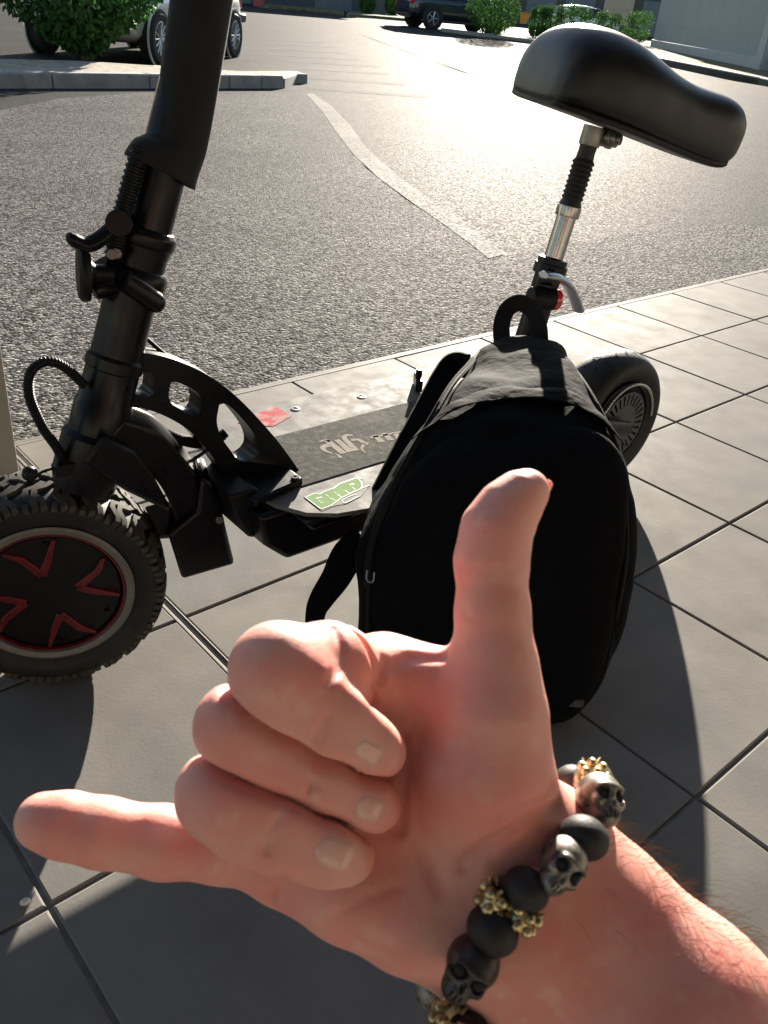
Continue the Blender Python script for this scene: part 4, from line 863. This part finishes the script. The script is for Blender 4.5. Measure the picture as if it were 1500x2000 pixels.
e1_, part1, L1 = far_building('dark_building', ong(440, 9)+np.array([-8, 1, 0]), ong(560, 15)+np.array([5.5, 5, 0]), 4.2, M_BLUE, 'dark blue clad building at the far left of the car park')
far2 = ong(860, 30)
e2_, part2, L2 = far_building('brown_building', np.array([-6., 84, 0]), np.array([34., 80, 0]), 4.6, mat('brown_dark_cladding', (.06, .055, .05), rough=.6, var=(.5, .15)), 'long dark shop building behind the parked cars')
g = G(); rp = ong(506, 13); rp[2] = gz(rp)
po = empty('red_post', rp); tag(po, 'red post by the far dark building', 'post'); g = G(); g.box((0, 0, 1.2), (.55, .4, 2.6)); g.build('post_body', mat('red_enamel', (.35, .03, .03), rough=.4, var=(4, .1)), po, bevel=.03); g = G(); g.box((0, 0, 2.56), (.65, .5, .12)); g.build('post_cap', M_TRIM, po, bevel=.02)
op = ong(1022, 47); op[2] = gz(op)
oe = empty('salt_bin', op); tag(oe, 'small orange yellow bin between the dark car and the hedge', 'bin'); g = G(); g.loft([[np.array([sx*(.34+.05*z), sy*(.3+.05*z), z]) for sx, sy in ((-1, -1), (1, -1), (1, 1), (-1, 1))] for z in (0, .4, .78)]); g.build('bin_body', mat('orange_plastic', (.75, .30, .03), rough=.5, var=(4, .1)), oe, bevel=.03); g = G(); g.box((0, 0, .82), (.86, .76, .08)); g.build('bin_lid', MATS['orange_plastic'], oe, bevel=.03)
# tall trees beyond the buildings
def tree(px_x, y, h, r_, seed, label):
    rg = np.random.default_rng(seed); b = np.array([px_x, y, 0]); b[2] = gz(b); e = empty('tree', b); tag(e, label, 'tree', None)
    g = G(); g.tube([(0, 0, -.1), (.1, 0, h*.3), (.15, .1, h*.6), (0, .1, h*.85)], [.22, .18, .12, .04], 9)
    for k in range(7):
        a = 2*PI*k/7; z = h*rg.uniform(.3, .6); g.tube([(.1, 0, z), (r_*.5*math.cos(a), r_*.5*math.sin(a), z+h*.15), (r_*.85*math.cos(a), r_*.85*math.sin(a), z+h*.22)], [.09, .05, .02], 6)
    g.build('trunk', M_STEM, e); g = G(); cl = [(rg.normal(size=3)*np.array([r_*.45, r_*.45, h*.16]) + np.array([0, 0, h*.66]), rg.uniform(.5, 1)*r_*.5) for _ in range(16)]
    for k in range(1100):
        c, rr = cl[rg.integers(len(cl))]; v = rg.normal(size=3); v /= np.linalg.norm(v); P = c + v*rr*rg.uniform(.5, 1)**.4
        leaf_mesh(g, P, rg.normal(size=3), v+rg.normal(size=3)*.5, .34*rg.uniform(.7, 1.2), .11)
    f = g.build('crown', M_BOX, e, smooth=False); f['kind'] = 'stuff'
for k, (x, y) in enumerate([(-16, 76), (-3, 98), (12, 97), (22, 95), (34, 92)]): tree(x, y, 8.5+k % 3, 3.6, 60+k, ['leafy tree beyond the far left building', 'first leafy tree from the left behind the long dark shop', 'second leafy tree from the left behind the long dark shop', 'third leafy tree from the left behind the long dark shop', 'rightmost leafy tree behind the long dark shop'][k])

# ================================================================= hand and forearm (one continuous surface grown from a distance field)
D0 = .225; MMPX = D0/FPX*1000                    # mm per photo pixel at the hand
HC = at(750, 1500, D0)                            # local origin; axes right / up / towards the camera, millimetres
def hp(px, py, z=0.0):
    P = at(px, py, D0 - z/1000.0) - HC; return np.array([P @ RV, P @ UV, -(P @ WV)])*1000
def h2w(Q): Q = np.asarray(Q)/1000.0; return HC + Q[..., 0:1]*RV + Q[..., 1:2]*UV - Q[..., 2:3]*WV
def rcone(Pt, a, b, r1, r2, flat=1.0):
    """tapered capsule distance"""
    ba = b-a; L2 = ba @ ba; pa = Pt-a; t_ = np.clip((pa @ ba)/L2, 0, 1); d = pa - t_[:, None]*ba
    return np.sqrt((d*d).sum(1)) - (r1 + (r2-r1)*t_)
def smin(a, b, k):
    h = np.clip(.5+.5*(b-a)/k, 0, 1); return b*(1-h)+a*h - k*h*(1-h)
def chain(Pt, pts, k=2.0):
    d = None
    for (a, ra), (b, rb) in zip(pts[:-1], pts[1:]):
        e = rcone(Pt, a, b, ra, rb); d = e if d is None else smin(d, e, k)
    return d
def C(*rows): return [(hp(x, y, z), r*MMPX*(1-z/1000.0/D0)) for x, y, z, r in rows]   # radius given in photo pixels
PALM = [C((1000, 1740, -6, 150), (880, 1530, -6, 128), (765, 1345, -6, 86)),
        C((985, 1750, -6, 140), (800, 1580, -8, 112), (650, 1450, -9, 88)),
        C((965, 1770, -6, 135), (780, 1640, -9, 110), (600, 1560, -11, 84)),
        C((945, 1790, -5, 120), (760, 1700, -8, 106), (580, 1660, -11, 76))]
HYPO = C((905, 1845, 2, 72), (800, 1795, 3, 92), (680, 1745, 1, 84), (560, 1690, -6, 74))
THEN = C((1010, 1640, 0, 105), (950, 1500, 7, 122), (962, 1390, 9, 98), (966, 1300, 8, 76))
THUMB = C((966, 1300, 8, 76), (962, 1200, 7, 70), (960, 1095, 6, 69), (970, 1036, 6, 66), (994, 994, 5, 57), (1020, 966, 4, 45), (1034, 956, 3, 36))
WEB = C((905, 1340, 2, 60), (830, 1330, 0, 58), (745, 1310, -3, 66))
WRIST = [C((1085, 1660, -8, 112), (1180, 1790, -6, 130), (1330, 1960, 0, 165), (1800, 2480, 10, 230), (2150, 2900, 14, 250)),
         C((985, 1830, -6, 118), (1080, 1950, -4, 140), (1240, 2130, 2, 180), (1720, 2640, 10, 235), (2080, 3000, 14, 250)),
         C((1000, 1745, -6, 120), (1120, 1860, -4, 150), (1280, 2040, 2, 190), (1760, 2560, 12, 245), (2115, 2950, 14, 255))]
PINKY = C((580, 1668, -11, 70), (440, 1652, -8, 69), (320, 1645, -7, 67), (200, 1626, -6, 64), (130, 1612, -6, 61), (86, 1604, -6, 55))
PROX = [C((765, 1345, -6, 80), (640, 1305, 12, 84), (545, 1305, 24, 82)), C((650, 1450, -9, 84), (560, 1425, 10, 80), (470, 1415, 22, 76)), C((600, 1560, -11, 80), (520, 1550, 8, 78), (436, 1548, 20, 76))]
FOLD = [C((536, 1308, 22, 86), (590, 1366, 26, 80), (660, 1422, 26, 70), (722, 1460, 22, 56), (748, 1472, 20, 43)),
        C((464, 1422, 20, 82), (540, 1482, 24, 77), (630, 1532, 24, 68), (705, 1566, 21, 57), (738, 1578, 19, 44)),
        C((432, 1554, 20, 86), (490, 1598, 25, 81), (560, 1631, 26, 75), (640, 1660, 24, 66), (680, 1674, 22, 51))]
def pl(*pts): return [hp(*p) for p in pts]
# skin creases: polyline, depth mm, width mm
CREASE = []; NEWC = []
def hand_sdf(Pt):
    body = None
    for ch in PALM: e = chain(Pt, ch, 4); body = e if body is None else smin(body, e, 9)
    body = smin(body, chain(Pt, HYPO, 5), 10); body = smin(body, chain(Pt, THEN, 6), 9); body = smin(body, chain(Pt, WEB, 4), 9)
    body = smin(body, chain(Pt, THUMB, 3), 5)
    fa = None
    for ch in WRIST: e = chain(Pt, ch, 8); fa = e if fa is None else smin(fa, e, 14)
    body = smin(body, fa, 14); body = smin(body, chain(Pt, PINKY, 3), 6)
    d = body
    for ch, pr_ in zip(FOLD, PROX):
        e = chain(Pt, ch, 4); a, b = ch[1][0], ch[-2][0]; ab = b-a; t_ = np.clip(((Pt-a) @ ab)/(ab @ ab), -.6, 1.3); pl_ = Pt[:, 2] - (a[2]+ab[2]*t_) - 6.8
        e = -smin(-e, -pl_, 4.5); pr = chain(Pt, pr_, 4); gv = 2.6*np.exp(-((e-d)/1.3)**2)
        d = smin(smin(d, pr, 4), smin(e, pr, 5), .5) + gv
    for poly, dep, wd in CREASE:
        lo_, hi_ = np.min(poly, 0)-3*wd, np.max(poly, 0)+3*wd; w_ = np.nonzero(((Pt > lo_) & (Pt < hi_)).all(1))[0]; m_ = None
        if not len(w_): continue
        Pw = Pt[w_]
        for a, b in zip(poly[:-1], poly[1:]):
            e = rcone(Pw, a, b, 0, 0); m_ = e if m_ is None else np.minimum(m_, e)
        d[w_] += dep*np.exp(-(m_/wd)**2)
    return d
def surface_nets(sdf, lo, hi, h, coarse=5):
    """dense index grid, evaluated only near the surface; returns vertices (refined) and quads"""
    n = np.ceil((np.array(hi)-np.array(lo))/(h*coarse)).astype(int)+1; N = n*coarse+1
    cs = [lo[k] + (np.arange(n[k])+.5)*h*coarse for k in range(3)]; cg = np.stack(np.meshgrid(*cs, indexing='ij'), -1).reshape(-1, 3)
    dc = np.concatenate([sdf(c) for c in np.array_split(cg, max(1, len(cg)//200000))]).reshape(n)
    near = np.abs(dc) < h*coarse*1.9 + 1.5; F = np.where(dc > 0, 1e3, -1e3).astype(np.float32)
    big = np.full(tuple(N), 1e3, np.float32); big[:-1, :-1, :-1] = np.repeat(np.repeat(np.repeat(F, coarse, 0), coarse, 1), coarse, 2)
    mask = np.zeros(tuple(N), bool); idx = np.argwhere(near)
    for dx in range(coarse+1):
        for dy in range(coarse+1):
            for dz in range(coarse+1): mask[idx[:, 0]*coarse+dx, idx[:, 1]*coarse+dy, idx[:, 2]*coarse+dz] = True
    pi = np.argwhere(mask); P = np.array(lo) + pi*h
    vals = np.concatenate([sdf(c) for c in np.array_split(P, max(1, len(P)//200000))]); big[pi[:, 0], pi[:, 1], pi[:, 2]] = vals
    S = big < 0; c8 = [S[i:S.shape[0]-1+i, j:S.shape[1]-1+j, k:S.shape[2]-1+k] for i in (0, 1) for j in (0, 1) for k in (0, 1)]
    cnt = sum(c.astype(np.int8) for c in c8); act = (cnt > 0) & (cnt < 8); ci = np.argwhere(act); vid = np.full(act.shape, -1, np.int64); vid[act] = np.arange(len(ci))
    acc = np.zeros((len(ci), 3)); num = np.zeros(len(ci)); off = [(i, j, k) for i in (0, 1) for j in (0, 1) for k in (0, 1)]
    for a in range(8):
        for ax in range(3):
            if off[a][ax]: continue
            b = list(off[a]); b[ax] = 1; A_ = ci+np.array(off[a]); B_ = ci+np.array(b); va, vb = big[A_[:, 0], A_[:, 1], A_[:, 2]], big[B_[:, 0], B_[:, 1], B_[:, 2]]
            cr = (va < 0) != (vb < 0); t_ = np.where(cr, va/np.where(cr, va-vb, 1), 0); p = A_.astype(float); p[:, ax] += t_; acc[cr] += p[cr]; num[cr] += 1
    V = np.array(lo) + acc/num[:, None]*h
    for _ in range(2):
        e = .15; d0 = sdf(V); gr_ = np.stack([(sdf(V+np.eye(3)[k]*e)-sdf(V-np.eye(3)[k]*e))/(2*e) for k in range(3)], -1); gl = (gr_**2).sum(1)+1e-6; st_ = -(d0/gl)[:, None]*gr_; ln = np.linalg.norm(st_, axis=1, keepdims=True); V = V + st_*np.minimum(1, .6*h/np.maximum(ln, 1e-9))
    quads = []
    for ax in range(3):
        o1, o2 = [k for k in range(3) if k != ax]; sl0 = [slice(None)]*3; sl1 = [slice(None)]*3; sl0[ax] = slice(0, -1); sl1[ax] = slice(1, None)
        cr = S[tuple(sl0)] != S[tuple(sl1)]; e = np.argwhere(cr); e = e[(e[:, o1] > 0) & (e[:, o2] > 0) & (e[:, o1] < S.shape[o1]-1) & (e[:, o2] < S.shape[o2]-1)]
        ids = []
        for da, db in ((1, 1), (0, 1), (0, 0), (1, 0)):
            c = e.copy(); c[:, o1] -= da; c[:, o2] -= db; ids.append(vid[c[:, 0], c[:, 1], c[:, 2]])
        q = np.stack(ids, 1); fl = S[e[:, 0], e[:, 1], e[:, 2]] == (ax != 1); q[~fl] = q[~fl][:, ::-1]; quads.append(q[(q >= 0).all(1)])
    return V, np.concatenate(quads)
def tracem(px, py, dmin=.10, dmax=.34):
    """sphere-trace many photo pixels at once; misses come back on the nearest part of the surface"""
    px, py = np.asarray(px, float), np.asarray(py, float); dd = WV[None] + ((px-750)[:, None]*RV - (py-1000)[:, None]*UV)/FPX; t_ = np.full(len(px), dmin); nl = np.linalg.norm(dd, axis=1); best = np.full(len(px), 1e9); bt = t_.copy()
    for _ in range(70):
        W_ = CP + dd*t_[:, None] - HC; q = np.stack([W_ @ RV, W_ @ UV, -(W_ @ WV)], 1)*1000; v = hand_sdf(q); up_ = v < best; best[up_] = v[up_]; bt[up_] = t_[up_]
        t_ = np.minimum(t_ + np.maximum(v, 0)*.8/1000/nl, dmax)
    W_ = CP + dd*bt[:, None] - HC; return np.stack([W_ @ RV, W_ @ UV, -(W_ @ WV)], 1)*1000
def gradm(q):
    e = .4; g_ = np.stack([hand_sdf(q+np.eye(3)[k]*e)-hand_sdf(q-np.eye(3)[k]*e) for k in range(3)], 1); return g_/np.linalg.norm(g_, axis=1, keepdims=True)
def trace(px, py): return tracem([px], [py])[0]
def sgrad(q): return gradm(np.asarray(q)[None])[0]
for px_, dep, wd in (([(786, 1440), (792, 1500), (784, 1560), (780, 1620)], 1.6, 1.6), ([(652, 1226), (664, 1262), (660, 1306), (645, 1330)], 1.4, 1.2), ([(752, 1292), (742, 1330), (722, 1372)], 2.8, 1.3), ([(745, 1312), (800, 1284), (868, 1282)], 1.2, 1.4), ([(528, 1770), (540, 1738), (552, 1716)], 1.8, 1.1),
                     ([(614, 1446), (628, 1418), (640, 1400)], 1.5, .8), ([(624, 1452), (638, 1424)], 1.0, .7), ([(594, 1566), (610, 1526)], 1.4, .8), ([(604, 1572), (622, 1534)], 1.1, .8), ([(520, 1664), (526, 1626), (544, 1598)], 1.6, .8), ([(534, 1668), (540, 1636)], .3, .8),
                     ([(892, 1102), (950, 1116), (1016, 1108)], .35, 1.5), ([(900, 1130), (960, 1138)], .2, 1.4), ([(1092, 1572), (1040, 1592), (960, 1642), (905, 1692)], 1.8, 1.7), ([(1080, 1540), (1030, 1572), (985, 1602)], 1.2, 1.5), ([(820, 1420), (806, 1520), (820, 1640), (860, 1740)], .6, 2.2), ([(640, 1800), (700, 1760), (780, 1730)], .35, 1.4), ([(280, 1612), (290, 1645), (285, 1690)], .25, 1.6)):
    q_ = tracem([p[0] for p in px_], [p[1] for p in px_]); NEWC.append(([np.array(v) for v in q_], dep, wd))
CREASE += NEWC
HV, HQ = surface_nets(hand_sdf, (-112, -265, -48), (245, 92, 62), .78, 6)
def skin_mat():
    m = bpy.data.materials.new('skin'); m.use_nodes = True; N = m.node_tree.nodes; L = m.node_tree.links; p = N['Principled BSDF']
    tc = N.new('ShaderNodeTexCoord'); v = tc.outputs['Object']
    def noise(s, d=4):
        n = N.new('ShaderNodeTexNoise'); n.inputs['Scale'].default_value = s; n.inputs['Detail'].default_value = d; L.new(v, n.inputs['Vector']); return n.outputs['Fac']
    def mr(src, a, b):
        r = N.new('ShaderNodeMapRange'); r.inputs[1].default_value = a; r.inputs[2].default_value = b; L.new(src, r.inputs[0]); return r.outputs[0]
    def mix(f, a, b):
        x = N.new('ShaderNodeMix'); x.data_type = 'RGBA'; L.new(f, x.inputs[0])
        for s, q in ((6, a), (7, b)):
            if isinstance(q, tuple): x.inputs[s].default_value = (*q, 1)
            else: L.new(q, x.inputs[s])
        return x.outputs[2]
    c = mix(mr(noise(45), .35, .68), (.79, .395, .325), (.76, .285, .24)); c = mix(mr(noise(140), .55, .75), c, (.80, .44, .36)); c = mix(mr(noise(18), .56, .72), c, (.74, .235, .19))
    L.new(c, p.inputs['Base Color']); p.inputs['Roughness'].default_value = .48; p.inputs['Specular IOR Level'].default_value = .42
    p.inputs['Subsurface Weight'].default_value = .85; p.inputs['Subsurface Radius'].default_value = (1.0, .28, .14); p.inputs['Subsurface Scale'].default_value = .0015
    vo = N.new('ShaderNodeTexVoronoi'); vo.inputs['Scale'].default_value = 950; L.new(v, vo.inputs['Vector'])
    b = N.new('ShaderNodeBump'); b.inputs['Strength'].default_value = .08; b.inputs['Distance'].default_value = .0005; L.new(vo.outputs['Distance'], b.inputs['Height'])
    b2 = N.new('ShaderNodeBump'); b2.inputs['Strength'].default_value = .10; b2.inputs['Distance'].default_value = .0014; L.new(noise(160, 5), b2.inputs['Height']); L.new(b.outputs[0], b2.inputs['Normal']); L.new(b2.outputs[0], p.inputs['Normal'])
    MATS['skin'] = m; return m
M_SKIN = skin_mat()
me = bpy.data.meshes.new('person'); Wv = h2w(HV) - HC; me.from_pydata([tuple(q) for q in Wv], [], [tuple(int(i) for i in q) for q in HQ]); me.shade_smooth()
hand = bpy.data.objects.new('person', me); COL.objects.link(hand); hand.location = HC; me.materials.append(M_SKIN)
bm = bmesh.new(); bm.from_mesh(me); bmesh.ops.recalc_face_normals(bm, faces=bm.faces); bm.to_mesh(me); bm.free(); me.shade_smooth()
tag(hand, 'bare right hand and forearm, thumb up and little finger out, other fingers folded', 'person')
def hl(q): return (h2w(np.asarray(q)) - HC)       # local mm -> child coordinates
# fingernails
M_NAIL = mat('fingernail', (.80, .45, .37), rough=.22, spec=.5, var=(200, .06), sss=(.4, (1, .4, .25), .002), col2=((.82, .56, .47), 120, .55, .75))
def nail(cx, cy, ang, L_, w, up=.35):
    ca, sa = math.cos(R(ang)), math.sin(R(ang)); nu, nv = 13, 11; X_, Y_, E_ = [], [], []
    for i in range(nu):
        u = -1+2*i/(nu-1); wu = w*(1-.22*max(0, -u)**3 - .10*max(0, u)**4)
        for j in range(nv):
            v = -1+2*j/(nv-1); uu = u - .28*(v*v)*(1 if u > 0 else -1)*abs(u); X_.append(cx + ca*uu*L_ - sa*v*wu); Y_.append(cy + sa*uu*L_ + ca*v*wu); E_.append(max(abs(u), abs(v)))
    q = tracem(X_, Y_); n_ = gradm(q); P = hl(q + n_*(up*(1-np.array(E_)**6) - .12)[:, None])
    g = G(); g.loft([[P[i*nv+j] for j in range(nv)] for i in range(nu)], close=False, caps=False); return g.build('fingernail', M_NAIL, hand, angle=80)
nail(654, 1667, 20, 40, 32, .5); nail(722, 1580, 18, 28, 26, .42); nail(720, 1470, 30, 29, 21, .35)
g = G(); tn = [hp(x, y, z) for x, y, z in [(1048, 990, -2), (1060, 975, -3), (1069, 958, -3), (1073, 947, -2), (1068, 938, -2)]]
g.tube([hl(q) for q in spline(tn, 4)], list(np.array([.0004, .0006, .0008, .0009, .001, .001, .001, .001, .001, .001, .001, .001, .0009, .0008, .0007, .0006, .0004])), 8, flat=(.5, 1.6)); g.build('fingernail', M_NAIL, hand)
# arm hair
M_HAIR = mat('arm_hair', (.22, .14, .07), rough=.4, var=(100, .2))
rg = np.random.default_rng(5); g = G(); wa, wb_ = hp(1085, 1700, 0), hp(1500, 2130, 4); axv = (wb_-wa)/np.linalg.norm(wb_-wa); sidev = np.cross(axv, np.array([0, 0, 1.])); sidev = sidev if sidev[1] > 0 else -sidev
NH = 420; sv = rg.uniform(.02, 1.0, NH); av = rg.normal(.1, .55, NH); bs = wa + (wb_-wa)*sv[:, None]; dvs = sidev*np.cos(av)[:, None] - np.array([0, 0, 1.])*np.sin(av)[:, None]; qs = bs + dvs*55
for _ in range(14): qs = qs - dvs*hand_sdf(qs)[:, None]*.9
for k in range(NH):
    q, nrm = qs[k], dvs[k]; ln = rg.uniform(4, 8.5); d1 = nrm*.75 + axv*rg.uniform(.2, .8) + rg.normal(size=3)*.22; d2 = axv*rg.uniform(.3, 1.0) + nrm*.25 + rg.normal(size=3)*.25
    pts = [q - nrm*.4, q + d1*ln*.4, q + d1*ln*.62 + d2*ln*.35, q + d1*ln*.7 + d2*ln*.75]
    g.tube([hl(p) for p in spline(pts, 2)], list(np.linspace(.00006, .00002, 7)), 3, caps=False)
ah = g.build('arm_hair', M_HAIR, hand, smooth=False); ah['kind'] = 'stuff'
# ================================================================= skull bracelet
M_ONYX = mat('matte_black_bead', (.02, .018, .018), rough=.6, spec=.4, var=(300, .3), bump=(900, .25, .0005))
M_GUN = mat('aged_pewter', (.24, .22, .19), rough=.45, metal=.8, var=(260, .35), col2=((.05, .045, .04), 300, .5, .65))
M_GUND = mat('blackened_pewter', (.07, .062, .058), rough=.42, metal=.8, var=(260, .35))
M_GOLD = mat('pale_gold_metal', (.55, .45, .26), rough=.36, metal=1.0, var=(300, .3), col2=((.22, .16, .07), 350, .52, .66))
M_SOCK = mat('eye_socket_black', (.008, .007, .007), rough=.8, var=(200, .2))
brac = empty('bracelet', h2w(hp(1000, 1740, 10)[None])[0]); BRO = np.array(brac.location); tag(brac, 'elastic bracelet of black beads, metal skulls and gold spacers on the wrist', 'bracelet')
def bl(q): return h2w(np.asarray(q)[None])[0] - BRO
def frame(px, py, r_mm, axis2d):
    q = trace(px, py); n_ = sgrad(q); n_ = n_*.6 + np.array([0, 0, 1.])*.4; n_ /= np.linalg.norm(n_)
    a = np.array([axis2d[0], -axis2d[1], 0.]); a = a - n_*(a @ n_); a /= np.linalg.norm(a); return q + n_*r_mm*.82, a, np.cross(n_, a), n_
def skull_sdf(P):
    """unit skull, face +z, chin -y"""
    cr = np.sqrt((((P-np.array([0, .22, -.12]))/np.array([.80, .80, .86]))**2).sum(1))*.8-.8
    jaw = np.sqrt((((P-np.array([0, -.55, .15]))/np.array([.48, .45, .55]))**2).sum(1))*.48-.48; d = smin(cr, jaw, .25)
    for s_ in (-1, 1):
        ch = np.sqrt((((P-np.array([s_*.46, -.18, .42]))**2)).sum(1))-.20; d = smin(d, ch, .15)
    br = np.sqrt((((P-np.array([0, .30, .62]))/np.array([.55, .14, .16]))**2).sum(1))*.16-.16; d = smin(d, br, .12)
    for s_ in (-1, 1):
        ey = np.sqrt((((P-np.array([s_*.34, .05, .72]))/np.array([.25, .24, .36]))**2).sum(1))*.25-.25; d = -smin(-d, ey, .05)
    no = np.sqrt((((P-np.array([0, -.26, .76]))/np.array([.10, .17, .25]))**2).sum(1))*.12-.12; d = -smin(-d, no, .04)
    for k in range(-2, 3):
        te = np.maximum(np.abs(P[:, 0]-k*.15)-.02, np.abs(P[:, 1]+.62)-.13); te = np.maximum(te, np.abs(P[:, 2]-.72)-.14); d = np.maximum(d, -te)
    return d
SKV, SKQ = surface_nets(skull_sdf, (-1.1, -1.2, -1.2), (1.1, 1.25, 1.2), .052, 4)
def skull(px, py, r_px, up2d, m, sx=1.0):
    r = r_px*MMPX; c, a, b, n_ = frame(px, py, r, up2d)          # a = chin-to-crown direction
    X_ = np.cross(a, n_); o = SKV*r; V = np.array([bl(c + X_*p[0]*sx + a*p[1] + n_*p[2]) for p in o])
    g = G(); g.add(V, [tuple(int(i) for i in q) for q in SKQ]); ob = g.build('skull_bead', m, brac, angle=60)
    for s_ in (-1, 1):
        g = G(); ctr = c + (X_*s_*.34*sx + a*.05 + n_*.50)*r; V = []
        g.ball((0, 0, 0), 1, 10, 6); g.v = [tuple(bl(ctr + (X_*v[0]*.215*sx + a*v[1]*.20 + n_*v[2]*.12)*r)) for v in g.v]; g.build('eye_socket', M_SOCK, ob)
    return ob
def bead(px, py, r_px, m, flat=.86):
    r = r_px*MMPX; c, a, b, n_ = frame(px, py, r, (.55, -.83)); g = G(); g.ball((0, 0, 0), 1, 24, 16)
    g.v = [tuple(bl(c + (a*v[2]*flat + b*v[0] + n_*v[1])*r)) for v in g.v]; return g.build('bead', m, brac)
def spacer(px, py, r_px, seed=0):
    r = r_px*MMPX; c, a, b, n_ = frame(px, py, r, (.55, -.83)); g = G(); rr = np.random.default_rng(seed)
    g.lathe([(.45, -.5), (.62, -.42), (.62, .42), (.45, .5), (.45, -.5)], (0, 0, 0), (0, 0, 1), n=20)
    for k in range(7):
        t_ = 2*PI*k/7; g.ball((.66*math.cos(t_), .66*math.sin(t_), .28), .27, 8, 6); g.ball((.66*math.cos(t_+.4), .66*math.sin(t_+.4), -.28), .25, 8, 6)
    for k in range(5):
        t_ = 2*PI*k/5; g.tube([(.5*math.cos(t_), .5*math.sin(t_), .4), (.75*math.cos(t_+.2), .75*math.sin(t_+.2), .75)], [.16, .05], 6)
    g.v = [tuple(bl(c + (a*v[2] + b*v[0] + n_*v[1])*r)) for v in g.v]; return g.build('gold_spacer', M_GOLD, brac, angle=40)
spacer(1138, 1536, 40, 1); skull(1146, 1576, 54, (.35, -.93), M_GUN); bead(1118, 1632, 46, M_ONYX); skull(1076, 1678, 54, (.72, -.69), M_GUN, .95); bead(1020, 1722, 43, M_ONYX); spacer(966, 1744, 42, 2); spacer(1014, 1778, 40, 3); bead(962, 1800, 48, M_ONYX); skull(916, 1866, 59, (.62, -.78), M_GUND); spacer(884, 1958, 40, 4); bead(925, 1990, 42, M_ONYX)
# the rest of the string, round the back of the wrist
wq = hp(1010, 1745, -6); a1_ = hp(1150, 1560, -6)-wq; ua = a1_/np.linalg.norm(a1_); axn = np.cross(ua, np.array([0, 0, 1.])); 
for k, t_ in enumerate(np.linspace(PI*1.04, PI*1.96, 9)):
    dv = -ua*math.cos(t_) + np.array([0, 0, 1.])*math.sin(t_); q = wq + dv*60
    for _ in range(16): q = q - dv*hand_sdf(q[None])[0]*.9
    c = q + dv*4.5; g = G(); g.ball(bl(c), .0056, 16, 10); g.build('bead', M_ONYX if k % 2 else M_GUN, brac)

# a small white pebble on the tiles at the lower left
pq = onz(50, 1766); peb = G(); peb.ball((0, 0, .004), (.0055, .004, .0036), 10, 7)
po_ = peb.build('pebble', mat('white_pebble', (.6, .6, .58), rough=.7, var=(200, .2)), None); po_.location = pq; po_.rotation_euler = (0, 0, .6)
tag(po_, 'tiny white pebble on the shaded tile at the lower left', 'pebble')
